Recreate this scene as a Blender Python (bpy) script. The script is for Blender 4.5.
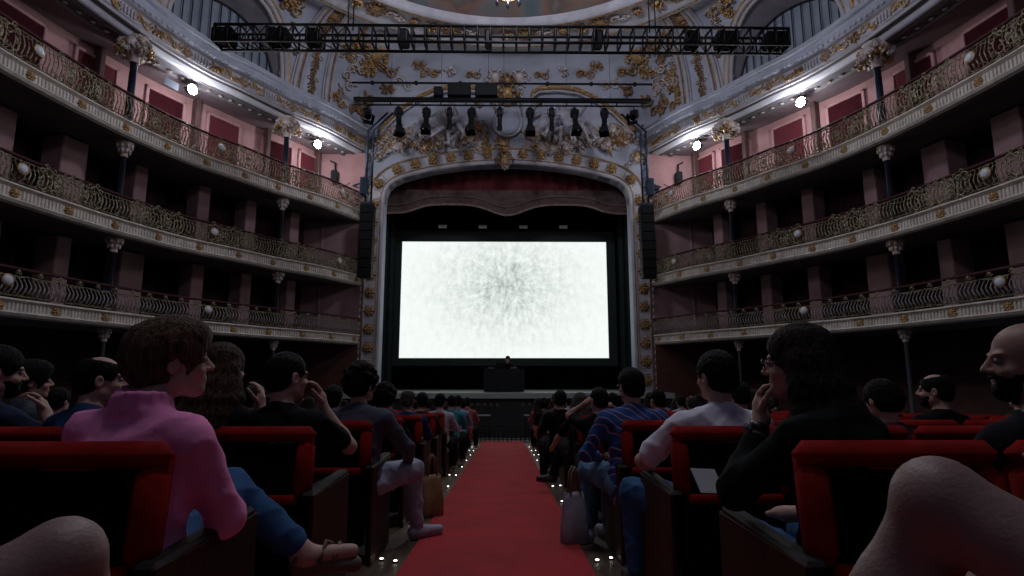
import bpy, math, random
import numpy as np
from mathutils import Vector, Matrix

# ---------------------------------------------------------------- scene, camera, world, light, exposure
for o in list(bpy.data.objects):
    bpy.data.objects.remove(o)
C = bpy.context.scene.collection
SC = bpy.context.scene
PI = math.pi
rnd = random.Random(7)

cam_d = bpy.data.cameras.new('camera'); cam = bpy.data.objects.new('camera', cam_d); C.objects.link(cam)
cam_d.sensor_width = 36; cam_d.lens = 36 * 569 / 1024; cam_d.clip_start = .05; cam_d.clip_end = 200
cam.location = (.05, 0, .95)
cam.rotation_euler = (PI / 2 + math.atan(88 / 569), 0, -math.atan(7 / 569))
SC.camera = cam
SC.view_settings.view_transform = 'Standard'; SC.view_settings.look = 'None'
SC.view_settings.gamma = 1; SC.view_settings.use_curve_mapping = False
SC.view_settings.exposure = 0.9

W = bpy.data.worlds.new('world'); SC.world = W; W.use_nodes = True
W.node_tree.nodes['Background'].inputs[0].default_value = (.42, .47, .75, 1)
W.node_tree.nodes['Background'].inputs[1].default_value = .036

def lamp(name, kind, loc, energy, color=(1, 1, 1), size=.3, rot=None, parent=None, **kw):
    d = bpy.data.lights.new(name, kind); d.energy = energy; d.color = color
    if kind == 'AREA': d.size = size
    else: d.shadow_soft_size = size
    for k, v in kw.items(): setattr(d, k, v)
    o = bpy.data.objects.new(name, d); C.objects.link(o); o.location = loc
    if rot: o.rotation_euler = rot
    if parent: o.parent = parent
    return o
# dimmed house light of the chandelier, high in the hall
lamp('chandelier_light', 'POINT', (.1, 10.6, 10.45), 330, (.80, .84, 1), .5)
lamp('audience_fill', 'POINT', (.1, 2.5, 8.6), 150, (.92, .88, 1), .6)   # unseen fill added high behind the camera to brighten the audience

SLOPE = .052
def fl(y): return -SLOPE * max(min(y, 17.0), -3)

# ---------------------------------------------------------------- materials
MATS = {}
def mat(name, col, rough=.7, metal=0., var=.0, scale=8., bump=.0, bscale=None, emit=None, es=0., spec=None, sheen=0., stretch=None, col2=None):
    if name in MATS: return MATS[name]
    m = bpy.data.materials.new(name); m.use_nodes = True; MATS[name] = m
    nt = m.node_tree; b = nt.nodes['Principled BSDF']
    b.inputs['Base Color'].default_value = (*col, 1); b.inputs['Roughness'].default_value = rough; b.inputs['Metallic'].default_value = metal
    if spec is not None: b.inputs['Specular IOR Level'].default_value = spec
    if sheen: b.inputs['Sheen Weight'].default_value = sheen
    if var or bump or col2:
        tc = nt.nodes.new('ShaderNodeTexCoord'); mp = nt.nodes.new('ShaderNodeMapping'); nt.links.new(tc.outputs['Object'], mp.inputs[0])
        if stretch: mp.inputs['Scale'].default_value = stretch
        n = nt.nodes.new('ShaderNodeTexNoise'); n.inputs['Scale'].default_value = scale; n.inputs['Detail'].default_value = 5
        nt.links.new(mp.outputs[0], n.inputs['Vector'])
        r = nt.nodes.new('ShaderNodeValToRGB'); r.color_ramp.elements[0].position = .35; r.color_ramp.elements[1].position = .65
        lo = [c * (1 - var) for c in col]; hi = col2 or [min(1, c * (1 + var)) for c in col]
        r.color_ramp.elements[0].color = (*lo, 1); r.color_ramp.elements[1].color = (*hi, 1)
        nt.links.new(n.outputs[0], r.inputs[0]); nt.links.new(r.outputs[0], b.inputs['Base Color'])
        if bump:
            n2 = nt.nodes.new('ShaderNodeTexNoise'); n2.inputs['Scale'].default_value = bscale or scale * 4; n2.inputs['Detail'].default_value = 4
            nt.links.new(mp.outputs[0], n2.inputs['Vector'])
            bp = nt.nodes.new('ShaderNodeBump'); bp.inputs['Strength'].default_value = bump; bp.inputs['Distance'].default_value = .02
            nt.links.new(n2.outputs[0], bp.inputs['Height']); nt.links.new(bp.outputs[0], b.inputs['Normal'])
    if emit:
        b.inputs['Emission Color'].default_value = (*emit, 1); b.inputs['Emission Strength'].default_value = es
    return m

M_plaster = mat('plaster', (.46, .44, .47), .75, spec=.25, var=.14, scale=2.2, bump=.2, bscale=30)
M_plaster2 = mat('plaster_bluish', (.43, .45, .53), .85, spec=.2, var=.12, scale=1.2, bump=.12, bscale=20)
M_fascia = mat('fascia_cream', (.66, .60, .53), .6, var=.15, scale=5, bump=.2, bscale=30)
M_molding = mat('gloss_white_lit_molding', (.66, .66, .72), .4, var=.05, scale=3)
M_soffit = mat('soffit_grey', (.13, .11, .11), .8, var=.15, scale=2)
M_gold = mat('old_gilding', (.34, .20, .09), .5, .3, var=.45, scale=14, bump=.5, bscale=40)
M_gold2 = mat('bright_gilding', (.50, .32, .14), .42, .4, var=.4, scale=20, bump=.4, bscale=50)
M_orn = mat('white_gilt_relief', (.44, .30, .17), .5, 0, var=0, scale=9, bump=.4, bscale=40, col2=(.62, .58, .62))
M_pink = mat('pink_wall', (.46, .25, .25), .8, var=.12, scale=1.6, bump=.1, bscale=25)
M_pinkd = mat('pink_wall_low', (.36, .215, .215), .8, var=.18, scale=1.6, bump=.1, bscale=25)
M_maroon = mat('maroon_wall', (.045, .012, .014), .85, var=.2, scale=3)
M_maroon2 = mat('maroon_curtain', (.11, .010, .018), .9, var=.3, scale=4, bump=.5, bscale=8, stretch=(6, 6, .3))
M_brown = mat('brown_post', (.10, .05, .045), .6, var=.2, scale=5)
M_dado = mat('wainscot', (.10, .03, .022), .6, var=.2, scale=4)
M_velvet = mat('red_velvet', (.26, .008, .006), .9, var=.18, scale=7, bump=.12, bscale=60, spec=.15)
M_handrail = mat('handrail_velvet', (.055, .008, .012), .8, var=.2, scale=20)
M_carpet = mat('red_carpet', (.46, .012, .017), .95, var=.14, scale=3, bump=.5, bscale=220, sheen=.15)
M_black = mat('black_metal', (.006, .0065, .008), .6, 0, spec=.2, var=.3, scale=20)
M_steel = mat('blue_black_steel', (.035, .055, .09), .4, .6, var=.3, scale=12)
M_bronze = mat('green_bronze_gilt', (.17, .14, .085), .5, .35, var=.5, scale=16, col2=(.42, .36, .22))
M_ironwhite = mat('pale_baluster', (.30, .27, .25), .55, .2, var=.3, scale=14)
M_column = mat('dark_blue_iron', (.035, .045, .07), .3, .5, var=.3, scale=6)
M_wood = mat('mahogany', (.032, .008, .006), .6, spec=.2, var=.35, scale=3, bump=.15, bscale=30, stretch=(4, 4, .6))
M_armtop = mat('armrest_wood', (.012, .009, .008), .6, spec=.3, var=.3, scale=6, stretch=(1, 6, 1))
M_backpanel = mat('black_back_panel', (.0025, .0025, .0025), .9, spec=.1, var=.3, scale=8)
M_parquet = mat('parquet', (.11, .075, .05), .45, var=.3, scale=3, bump=.15, bscale=20, stretch=(8, 1, 1))
M_darkfloor = mat('dark_floor', (.03, .022, .018), .5, var=.3, scale=3)
M_stage = mat('stage_boards', (.20, .22, .21), .55, var=.2, scale=3, stretch=(1, 8, 1))
M_stageblack = mat('stage_black_cloth', (.006, .010, .010), .9, var=.3, scale=4, bump=.2)
M_pitfront = mat('stage_front_black', (.018, .016, .016), .7, var=.3, scale=4)
M_drape = mat('red_drape', (.10, .008, .012), .9, var=.35, scale=3, bump=.6, bscale=6, stretch=(8, 8, .2))
M_valance = mat('taupe_valance', (.085, .050, .046), .85, var=.3, scale=5, bump=.4, bscale=12)
M_cable = mat('black_cable', (.008, .008, .009), .6)
M_lampglass = mat('opal_glass', (.75, .80, .88), .25, var=.03, scale=4)
M_flood = mat('flood_lens', (1, 1, 1), .3, emit=(.93, .95, 1), es=40)
M_led = mat('step_light_lens', (1, 1, 1), .3, emit=(1, .93, .78), es=3)
M_pane = mat('frosted_pane', (.26, .30, .36), .35, var=.15, scale=1.5, bump=.05)
M_muntin = mat('dark_window_bar', (.012, .014, .02), .5)
M_marble = mat('statue_plaster', (.52, .49, .54), .5, var=.12, scale=8, bump=.2, bscale=30)
M_concrete = mat('pale_pit_floor', (.20, .19, .17), .7, var=.15, scale=5)

# ---------------------------------------------------------------- mesh helpers
class MB:
    def __init__(s): s.v = []; s.f = []; s.n = 0; s.sm = []
    def add(s, v, f, smooth=False):
        s.v.extend([tuple(map(float, p)) for p in v]); s.f.extend([tuple(i + s.n for i in q) for q in f]); s.sm += [smooth] * len(f); s.n += len(v); return s
    def box(s, x0, x1, y0, y1, z0, z1, m=None):
        v = [(x, y, z) for z in (z0, z1) for y in (y0, y1) for x in (x0, x1)]
        if m is not None: v = [tuple(m @ Vector(p)) for p in v]
        return s.add(v, [(0, 2, 3, 1), (4, 5, 7, 6), (0, 1, 5, 4), (2, 6, 7, 3), (0, 4, 6, 2), (1, 3, 7, 5)])
    def rbox(s, x0, x1, y0, y1, z0, z1, r=.01, m=None):
        """box with chamfered edges"""
        cx, cy, cz = (x0 + x1) / 2, (y0 + y1) / 2, (z0 + z1) / 2; hx, hy, hz = (x1 - x0) / 2, (y1 - y0) / 2, (z1 - z0) / 2
        r = min(r, hx * .9, hy * .9, hz * .9); v = []; idx = {}
        for sx in (-1, 1):
            for sy in (-1, 1):
                for sz in (-1, 1):
                    for a in range(3):
                        d = [r, r, r]; d[a] = 0
                        idx[(sx, sy, sz, a)] = len(v); v.append((cx + sx * (hx - d[0]), cy + sy * (hy - d[1]), cz + sz * (hz - d[2])))
        f = []
        def quad(keys):
            q = [idx[k] for k in keys]; c = np.mean([v[i] for i in q], 0) - (cx, cy, cz); a, b, d = [np.array(v[i]) for i in q[:3]]
            if np.dot(np.cross(b - a, d - b), c) < 0: q = q[::-1]
            f.append(tuple(q))
        for a in range(3):
            b, c = [(1, 2), (0, 2), (0, 1)][a]
            for sg in (-1, 1):
                ks = []
                for (p, q) in ((-1, -1), (1, -1), (1, 1), (-1, 1)):
                    k = [0, 0, 0]; k[a] = sg; k[b] = p; k[c] = q; ks.append((*k, a))
                quad(ks)
            for p in (-1, 1):
                for q in (-1, 1):
                    k1 = [0, 0, 0]; k1[b] = p; k1[c] = q; k2 = list(k1); k1[a] = -1; k2[a] = 1
                    quad([(*k1, b), (*k2, b), (*k2, c), (*k1, c)])
        for sx in (-1, 1):
            for sy in (-1, 1):
                for sz in (-1, 1): quad([(sx, sy, sz, a) for a in range(3)])
        if m is not None: v = [tuple(m @ Vector(p)) for p in v]
        return s.add(v, f)
    def tube(s, pts, r, n=6, cap=True, smooth=True):
        pts = [np.array(p, float) for p in pts]; k = len(pts); R = r if hasattr(r, '__len__') else [r] * k
        v = []; up = None
        for i, p in enumerate(pts):
            t = pts[min(i + 1, k - 1)] - pts[max(i - 1, 0)]; t = t / (np.linalg.norm(t) + 1e-9)
            if up is None:
                a = np.array([0, 0, 1.]) if abs(t[2]) < .9 else np.array([1., 0, 0]); up = np.cross(t, a)
            else: up = up - t * np.dot(up, t)
            up = up / (np.linalg.norm(up) + 1e-9); w = np.cross(t, up)
            for j in range(n):
                a = 2 * PI * j / n; v.append(p + R[i] * (math.cos(a) * up + math.sin(a) * w))
        f = [(i * n + j, i * n + (j + 1) % n, (i + 1) * n + (j + 1) % n, (i + 1) * n + j) for i in range(k - 1) for j in range(n)]
        if cap: f += [tuple(range(n - 1, -1, -1)), tuple((k - 1) * n + j for j in range(n))]
        return s.add(v, f, smooth)
    def lathe(s, prof, n=16, c=(0, 0, 0), m=None, smooth=True):
        v = []; k = len(prof)
        for r, z in prof:
            for j in range(n):
                a = 2 * PI * j / n; p = (c[0] + r * math.cos(a), c[1] + r * math.sin(a), c[2] + z)
                v.append(tuple(m @ Vector(p)) if m is not None else p)
        f = [(i * n + j, i * n + (j + 1) % n, (i + 1) * n + (j + 1) % n, (i + 1) * n + j) for i in range(k - 1) for j in range(n)]
        return s.add(v, f, smooth)
    def ball(s, c, r, n=8, m=None):
        r = r if hasattr(r, '__len__') else (r, r, r); v = []; K = max(4, n // 2 + 1)
        for i in range(K):
            th = PI * i / (K - 1)
            for j in range(n):
                a = 2 * PI * j / n; p = Vector((r[0] * math.sin(th) * math.cos(a), r[1] * math.sin(th) * math.sin(a), -r[2] * math.cos(th)))
                if m is not None: p = m @ p
                v.append((c[0] + p[0], c[1] + p[1], c[2] + p[2]))
        f = [(i * n + j, i * n + (j + 1) % n, (i + 1) * n + (j + 1) % n, (i + 1) * n + j) for i in range(K - 1) for j in range(n)]
        return s.add(v, f, True)
    def grid(s, P, closed=False, flip=False, smooth=False, mask=None):
        nu, nv = len(P), len(P[0]); v = [p for row in P for p in row]; f = []
        for i in range(nu - (0 if closed else 1)):
            for j in range(nv - 1):
                if mask is not None and mask(i, j): continue
                a, b, c, d = i * nv + j, ((i + 1) % nu) * nv + j, ((i + 1) % nu) * nv + j + 1, i * nv + j + 1
                f.append((a, d, c, b) if flip else (a, b, c, d))
        return s.add(v, f, smooth)
    def mesh(s, name, m=None):
        me = bpy.data.meshes.new(name); me.from_pydata(s.v, [], s.f); me.polygons.foreach_set('use_smooth', s.sm); me.update()
        if m is not None: me.materials.append(m)
        return me
    def build(s, name, m, parent=None, **kw): return link(name, s.mesh(name, m), parent, **kw)

def link(name, me, parent=None, loc=None, mtx=None, label=None, cat=None, group=None, kind=None):
    o = bpy.data.objects.new(name, me); C.objects.link(o)
    if parent is not None: o.parent = parent
    if loc is not None: o.location = loc
    if mtx is not None: o.matrix_basis = mtx
    for k, v in (('label', label), ('category', cat), ('group', group), ('kind', kind)):
        if v: o[k] = v
    return o
def thing(name, label, cat, loc=(0, 0, 0), rz=0, group=None, kind=None):
    o = link(name, None, loc=loc, label=label, cat=cat, group=group, kind=kind); o.rotation_euler = (0, 0, rz); return o
def struct(name, label=None, parent=None):
    o = link(name, None, parent)
    if parent is None: o['kind'] = 'structure'
    if label: o['label'] = label
    return o
def copy_tree(root, loc, label=None, group=None, mats=None, rz=None):
    r = root.copy(); C.objects.link(r); r.location = loc
    if rz is not None: r.rotation_euler = (0, 0, rz)
    if label: r['label'] = label
    if group: r['group'] = group
    for ch in list(root.children):
        c = ch.copy(); C.objects.link(c); c.parent = r
        if mats and c.name.split('.')[0] in mats and c.material_slots:
            c.material_slots[0].link = 'OBJECT'; c.material_slots[0].material = mats[c.name.split('.')[0]]
        for g in ch.children:
            d = g.copy(); C.objects.link(d); d.parent = c
    return r
def frame(p, t, n, up=None):
    """matrix with local x along t, local y up, local z along n (out of the surface)"""
    n = Vector(n).normalized(); t = Vector(t); t = (t - n * t.dot(n)).normalized(); u = n.cross(t)
    m = Matrix.Identity(4)
    for i in range(3): m[i][0] = t[i]; m[i][1] = u[i]; m[i][2] = n[i]; m[i][3] = p[i]
    return m

# ---------------------------------------------------------------- horseshoe plan of the hall
XC = .12
_P = [(4.95, 19), (5.2, 18.5), (5.77, 17.3), (6.6, 16.1), (7.3, 14.8), (7.8, 13.95), (8.2, 12.9), (8.5, 11.7), (8.7, 10.35), (8.82, 9.0), (8.88, 7), (8.8, 4), (8.4, 1), (7.6, -2)]
def _cr(P, n=12):
    Q = np.vstack([2 * P[0] - P[1], P, 2 * P[-1] - P[-2]]); o = []
    for i in range(1, len(Q) - 2):
        for k in range(n):
            t = k / n; a, b, c, d = Q[i - 1:i + 3]
            o.append(.5 * ((2 * b) + (-a + c) * t + (2 * a - 5 * b + 4 * c - d) * t * t + (-a + 3 * b - 3 * c + d) * t ** 3))
    o.append(P[-1]); return np.array(o)
_D = _cr(np.array(_P, float)); _L = np.r_[0, np.cumsum(np.linalg.norm(np.diff(_D, axis=0), axis=1))]
_T = np.gradient(_D, _L, axis=0); _T /= np.linalg.norm(_T, axis=1)[:, None]
_N = np.c_[-_T[:, 1], _T[:, 0]]
SEND = 17.0
def pl(s, off, side, z):
    x = np.interp(s, _L, _D[:, 0]) + off * np.interp(s, _L, _N[:, 0]); y = np.interp(s, _L, _D[:, 1]) + off * np.interp(s, _L, _N[:, 1])
    return (XC + side * float(x), float(y), z)
def tan_(s, side):
    return Vector((side * float(np.interp(s, _L, _T[:, 0])), float(np.interp(s, _L, _T[:, 1])), 0)).normalized()
def nrm(s, side):   # towards the hall's middle
    return Vector((-side * float(np.interp(s, _L, _N[:, 0])), -float(np.interp(s, _L, _N[:, 1])), 0)).normalized()
def sweep(mb, prof, side, s0=0., s1=SEND, n=90, smooth=False):
    S = np.linspace(s0, s1, n); P = [[pl(s, o, side, z) for (o, z) in prof] for s in S]
    return mb.grid(P, flip=(side > 0), smooth=smooth)
def surf(s, off, z, side):  # frame on a vertical surface facing the hall; local x so that it is right-handed with +z up
    n = nrm(s, side); t = Vector((0, 0, 1)).cross(n) * -1
    t = Vector((n.y, -n.x, 0)) * -1
    return frame(pl(s, off, side, z), t, n)

# ---------------------------------------------------------------- ornament templates (local xy plane, relief along z)
def spiral(mb, cx, cy, r0, turns, a0, sgn=1, w=.02, n=16, z=.02):
    pts = []; R = []
    for i in range(n):
        t = i / (n - 1); r = r0 * (1 - t) ** .8 + r0 * .06; a = a0 + sgn * turns * 2 * PI * t
        pts.append((cx + r * math.cos(a), cy + r * math.sin(a), z * (1 - .3 * t))); R.append(w * (1 - .55 * t))
    mb.tube(pts, R, 5)
def leaf(mb, x, y, a, l, w, h=.03):
    m = Matrix.Rotation(a, 3, 'Z'); d = m @ Vector((l / 2, 0, 0)); mb.ball((x + d.x, y + d.y, h * .4), (l / 2, w / 2, h), 6, m)
def orn_scroll(k):
    q = random.Random(k); mb = MB()
    spiral(mb, -.16, .02, .15, 1.3, 0, 1, .028); spiral(mb, .17, -.03, .14, 1.25, PI, 1, .028)
    for i in range(7):
        a = q.uniform(-.5, .5) + i * PI / 3.2; leaf(mb, q.uniform(-.26, .26), q.uniform(-.1, .1), a, q.uniform(.1, .2), q.uniform(.04, .08), .035)
    mb.ball((0, 0, .02), (.05, .05, .05), 8)
    return mb
def orn_cascade(k):
    q = random.Random(k); mb = MB(); 
    for i in range(9):
        y = .45 - i * .11; w = .16 * (1 - abs(i - 2.5) / 9)
        leaf(mb, 0, y, -PI / 2 - .7 + q.uniform(-.2, .2), w * 1.3, .06); leaf(mb, 0, y, -PI / 2 + .7 + q.uniform(-.2, .2), w * 1.3, .06); mb.ball((q.uniform(-.03, .03), y, .02), (.045, .04, .045), 6)
    spiral(mb, -.1, .42, .1, 1.2, 0, 1, .02); spiral(mb, .1, .42, .1, 1.2, PI, -1, .02)
    return mb
def orn_cartouche(k):
    mb = MB(); mb.ball((0, 0, .01), (.17, .23, .06), 12)
    for sx in (-1, 1):
        spiral(mb, sx * .22, .17, .12, 1.2, PI / 2, sx, .03); spiral(mb, sx * .2, -.17, .11, 1.2, -PI / 2, -sx, .03)
        for a in (0, .5, -.5): leaf(mb, sx * .25, 0, (0 if sx > 0 else PI) + a, .16, .06)
    for a in (-.6, -.2, .2, .6): leaf(mb, 0, .24, PI / 2 + a, .16, .06)
    for a in (-.5, 0, .5): leaf(mb, 0, -.24, -PI / 2 + a, .2, .06)
    return mb
def orn_rosette(k):
    mb = MB()
    for i in range(8): leaf(mb, 0, 0, i * PI / 4, .1, .05, .03)
    mb.ball((0, 0, .02), (.032, .032, .035), 8); return mb
def orn_blob(k):
    q = random.Random(k); mb = MB()
    for i in range(10):
        mb.ball((q.uniform(-.22, .22), q.uniform(-.15, .15), q.uniform(0, .06)), (q.uniform(.03, .07), q.uniform(.03, .07), q.uniform(.03, .07)), 6)
    for i in range(6): leaf(mb, q.uniform(-.2, .2), q.uniform(-.12, .12), q.uniform(0, 6.3), q.uniform(.12, .22), .05, .05)
    spiral(mb, q.uniform(-.1, .1), 0, .13, 1.3, q.uniform(0, 6), 1, .022, z=.05)
    return mb
ORN = {}
for nm, fn in (('scroll', orn_scroll), ('cascade', orn_cascade), ('cartouche', orn_cartouche), ('rosette', orn_rosette), ('blob', orn_blob)):
    for mm, mt in (('gold', M_gold), ('bright', M_gold2), ('white', M_orn)):
        for k in range(2): ORN[nm, mm, k] = fn(k + 3).mesh('relief_' + nm, mt)
NAMES = {'scroll': 'scroll_relief', 'cascade': 'leaf_drop', 'cartouche': 'cartouche', 'rosette': 'rosette', 'blob': 'foliage_relief'}
def orn(kind, mm, parent, m, sc=1., rot=0., k=None, zs=1.):
    sx, sy = sc if hasattr(sc, '__len__') else (sc, sc)
    return link(NAMES[kind], ORN[kind, mm, rnd.randrange(2) if k is None else k], parent, mtx=m @ Matrix.Rotation(rot, 4, 'Z') @ Matrix.Diagonal((sx, sy, zs * abs(sy), 1)))
# openwork pieces of the railings
def _rail(kd):
    mb = MB()
    if kd == 'scroll':
        for (x, y, r, a, sg) in ((-.05, .12, .11, 0, 1), (.07, -.1, .1, PI, 1), (.09, .14, .06, PI, -1), (-.09, -.12, .06, 0, -1), (0, .24, .05, 0, 1), (.02, -.24, .05, PI, 1)): spiral(mb, x, y, r, 1.2, a, sg, .014, 12, .01)
        for i in range(6): leaf(mb, random.Random(i).uniform(-.12, .12), random.Random(i + 9).uniform(-.2, .2), i, .09, .035, .02)
    elif kd == 'cartouche':
        mb.tube([(.1 * math.cos(a), .15 * math.sin(a), .01) for a in np.linspace(0, 2 * PI, 14)], .014, 4, cap=False)
        for sx in (-1, 1):
            for sy in (-1, 1): spiral(mb, sx * .1, sy * .2, .07, 1.1, 0 if sx < 0 else PI, sx * sy, .013, 10, .01)
        for a in range(6): leaf(mb, 0, 0, a * PI / 3, .11, .05, .025)
    elif kd == 'small':
        for sx in (-1, 1): spiral(mb, sx * .1, 0, .11, 1.3, 0 if sx < 0 else PI, sx, .013, 12, .01); spiral(mb, sx * .12, .2, .06, 1.1, PI, -sx, .012, 10, .01)
        leaf(mb, 0, .05, PI / 2, .2, .07, .03)
    else:
        for sx in (-1, 1): spiral(mb, sx * .05, 0, .045, 1.1, PI / 2, sx, .012, 9, .01)
        leaf(mb, 0, -.02, PI / 2, .1, .04, .02)
    return mb
ORN_R = {k: _rail(k).mesh('rail_' + k, M_bronze) for k in ('scroll', 'cartouche', 'small', 'crest')}
# ================================================================ SETTING
# floor: sloped parquet/dark floor
mb = MB(); mb.add([(-9.5, -3, fl(-3)), (9.7, -3, fl(-3)), (9.7, 17, fl(17)), (-9.5, 17, fl(17)), (-9.5, 20, fl(17)), (9.7, 20, fl(17))], [(0, 1, 2, 3), (3, 2, 5, 4)])
mb.build('floor', M_darkfloor, kind='structure')
for sx in (-1, 1):   # parquet strip beside the carpet
    mb = MB(); a, b = .1 * 0 + .0, 0
    x0, x1 = sorted((sx * .565, sx * .86)); mb.add([(x0, -2, fl(-2) + .006), (x1, -2, fl(-2) + .006), (x1, 16, fl(16) + .006), (x0, 16, fl(16) + .006)], [(0, 1, 2, 3)])
    mb.build('trim_%d' % (1 if sx < 0 else 2), M_parquet, kind='structure')
mb = MB(); n = 40
P = [[(x, y, fl(y) + h) for x, h in ((-.57, .007), (-.565, .018), (-.3, .02), (0, .02), (.3, .02), (.565, .018), (.57, .007))] for y in np.linspace(-2, 16.1, n)]
mb.grid(P); mb.build('carpet_runner', M_carpet, label='long red carpet running down the central aisle to the stage', cat='carpet')
mb = MB(); mb.box(-5, 5.2, 16.1, 17.0, fl(16) - .05, fl(16.2)); mb.build('trim_3', M_concrete, kind='structure')

# stage
ZD = .425
st = struct('stage_floor')
for i in range(30):
    x0 = XC - 5.2 + i * .347; m_ = MB(); m_.rbox(x0 + .003, x0 + .344, 17.9, 24.5, ZD - .05, ZD, .004); m_.build('stage_board', M_stage, st)
mb = MB(); mb.box(XC - 5.2, XC + 5.2, 17.86, 17.9, ZD - .16, ZD + .004); mb.build('stage_nosing', mat('stage_nosing_paint', (.34, .38, .37), .5), st)
mb = MB(); mb.box(XC - 5.2, XC + 5.2, 17.95, 18.05, -1.0, ZD - .05); mb.build('stage_front', M_pitfront, st)
for i in range(22):
    x = XC - 2.1 + i * .2
    if 9 < i < 13: continue
    m_ = MB(); m_.rbox(x - .045, x + .045, 17.925, 17.955, .02, .12, .01); m_.build('vent_plate', mat('vent_tan', (.10, .075, .06), .5), st)
# stage surround (black drapes)
sw = struct('wall_stage')
mb = MB(); mb.box(XC - 5.6, XC + 5.6, 24.4, 24.5, -1, 9); mb.box(XC - 5.6, XC - 5.5, 19.6, 24.5, -1, 9); mb.box(XC + 5.5, XC + 5.6, 19.6, 24.5, -1, 9); mb.box(XC - 5.6, XC + 5.6, 19.6, 24.5, 9, 9.1); mb.build('drape', M_stageblack, sw)
for sx in (-1, 1):
    for k in range(3):   # black side legs
        y = 20.4 + k * .55; x = XC + sx * (4.6 - k * .16); mb = MB()
        P = [[(x + sx * t * 1.0, y + .04 * math.sin(t * 26), z) for z in (ZD, 8.6)] for t in np.linspace(0, 1, 24)]
        mb.grid(P); mb.build('side_drape', mat('drape_green_black', (.012, .022, .020), .85, var=.3, scale=3) if k else mat('drape_brown_black', (.035, .018, .016), .85, var=.3, scale=3), sw)

# screen
scr = thing('projection_screen', 'large bright white projection screen at the back of the stage', 'screen', (XC - .1, 22, 0))
mb = MB(); x0, x1, z0, z1 = -4.03, 4.03, 1.63, 6.2
mb.add([(x0, 0, z0), (x1, 0, z0), (x1, 0, z1), (x0, 0, z1)], [(0, 1, 2, 3)])
ms = bpy.data.materials.new('screen_image'); ms.use_nodes = True; nt = ms.node_tree; b = nt.nodes['Principled BSDF']
b.inputs['Base Color'].default_value = (.05, .05, .05, 1)
def nd(t, **k):
    n_ = nt.nodes.new(t)
    for a, v in k.items(): setattr(n_, a, v)
    return n_
def mth(op, a, b_=None, clamp=False):
    n_ = nd('ShaderNodeMath', operation=op, use_clamp=clamp)
    for i, q in enumerate((a, b_)):
        if q is None: continue
        if isinstance(q, (int, float)): n_.inputs[i].default_value = q
        else: nt.links.new(q, n_.inputs[i])
    return n_.outputs[0]
tc = nd('ShaderNodeTexCoord'); sp = nd('ShaderNodeSeparateXYZ'); nt.links.new(tc.outputs['Object'], sp.inputs[0])
dx = mth('ADD', sp.outputs[0], -.05); dz = mth('ADD', sp.outputs[2], -4.45)
rr = mth('SQRT', mth('ADD', mth('MULTIPLY', mth('MULTIPLY', dx, dx), .55), mth('MULTIPLY', dz, dz)))
ang = mth('ARCTAN2', dz, dx)
cb = nd('ShaderNodeCombineXYZ'); nt.links.new(mth('MULTIPLY', ang, 7.), cb.inputs[0]); nt.links.new(mth('MULTIPLY', rr, 1.3), cb.inputs[1])
n1 = nd('ShaderNodeTexNoise'); n1.inputs['Scale'].default_value = 1.6; n1.inputs['Detail'].default_value = 8; n1.inputs['Roughness'].default_value = .75; nt.links.new(cb.outputs[0], n1.inputs[0])
mp1 = nd('ShaderNodeMapping'); mp1.inputs['Scale'].default_value = (1.7, 1, 1.1); nt.links.new(tc.outputs['Object'], mp1.inputs[0])
n2 = nd('ShaderNodeTexNoise'); n2.inputs['Scale'].default_value = 2.2; n2.inputs['Detail'].default_value = 9; n2.inputs['Roughness'].default_value = .8; nt.links.new(mp1.outputs[0], n2.inputs[0])
fall = mth('SUBTRACT', 1., mth('DIVIDE', rr, 3.3), True)
mixn = mth('ADD', mth('MULTIPLY', n1.outputs[0], .38), mth('MULTIPLY', n2.outputs[0], .62))
dark = mth('MULTIPLY', mth('MULTIPLY', mth('SUBTRACT', mixn, .41, True), 5.4), mth('POWER', fall, 1.7), True)
dark2 = mth('ADD', dark, mth('MULTIPLY', mth('SUBTRACT', n2.outputs[0], .47, True), .6), True)
cr_ = nd('ShaderNodeMixRGB'); nt.links.new(dark2, cr_.inputs[0]); cr_.inputs[1].default_value = (.90, .955, .925, 1); cr_.inputs[2].default_value = (.20, .26, .22, 1)
nt.links.new(cr_.outputs[0], b.inputs['Emission Color']); b.inputs['Emission Strength'].default_value = .55
mb.build('screen_surface', ms, scr)
mb = MB()
for a in ((x0 - .34, x0, z0 - .3, z1 + .42), (x1, x1 + .34, z0 - .3, z1 + .42), (x0, x1, z1, z1 + .42), (x0, x1, z0 - .3, z0)): mb.rbox(a[0], a[1], -.06, .04, a[2], a[3], .01)
mb.build('screen_border', mat('screen_border_black', (.010, .020, .018), .7), scr)
mb = MB(); mb.box(x0, x1, .005, .03, z0, z1); mb.build('screen_backing', M_stageblack, scr)
for i, px in enumerate((-2.42, -.83, .77, 2.35)):
    mb = MB(); mb.rbox(-.16, .16, -.05, .05, -.055, .055, .01); o = thing('pale_plate', 'small pale plate above the screen, %s of four from the %s' % (('first', 'left') if i == 0 else ('second', 'left') if i == 1 else ('second', 'right') if i == 2 else ('first', 'right')), 'plate', (px, 21.85, 6.78), group='pale plates above the screen')
    mb.build('plate_face', mat('pale_plate_paint', (.80, .88, .84), .5), o); m2 = MB(); m2.tube([(0, .03, .05), (0, .03, .3)], .012, 6); m2.build('hanger', M_black, o)

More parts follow.
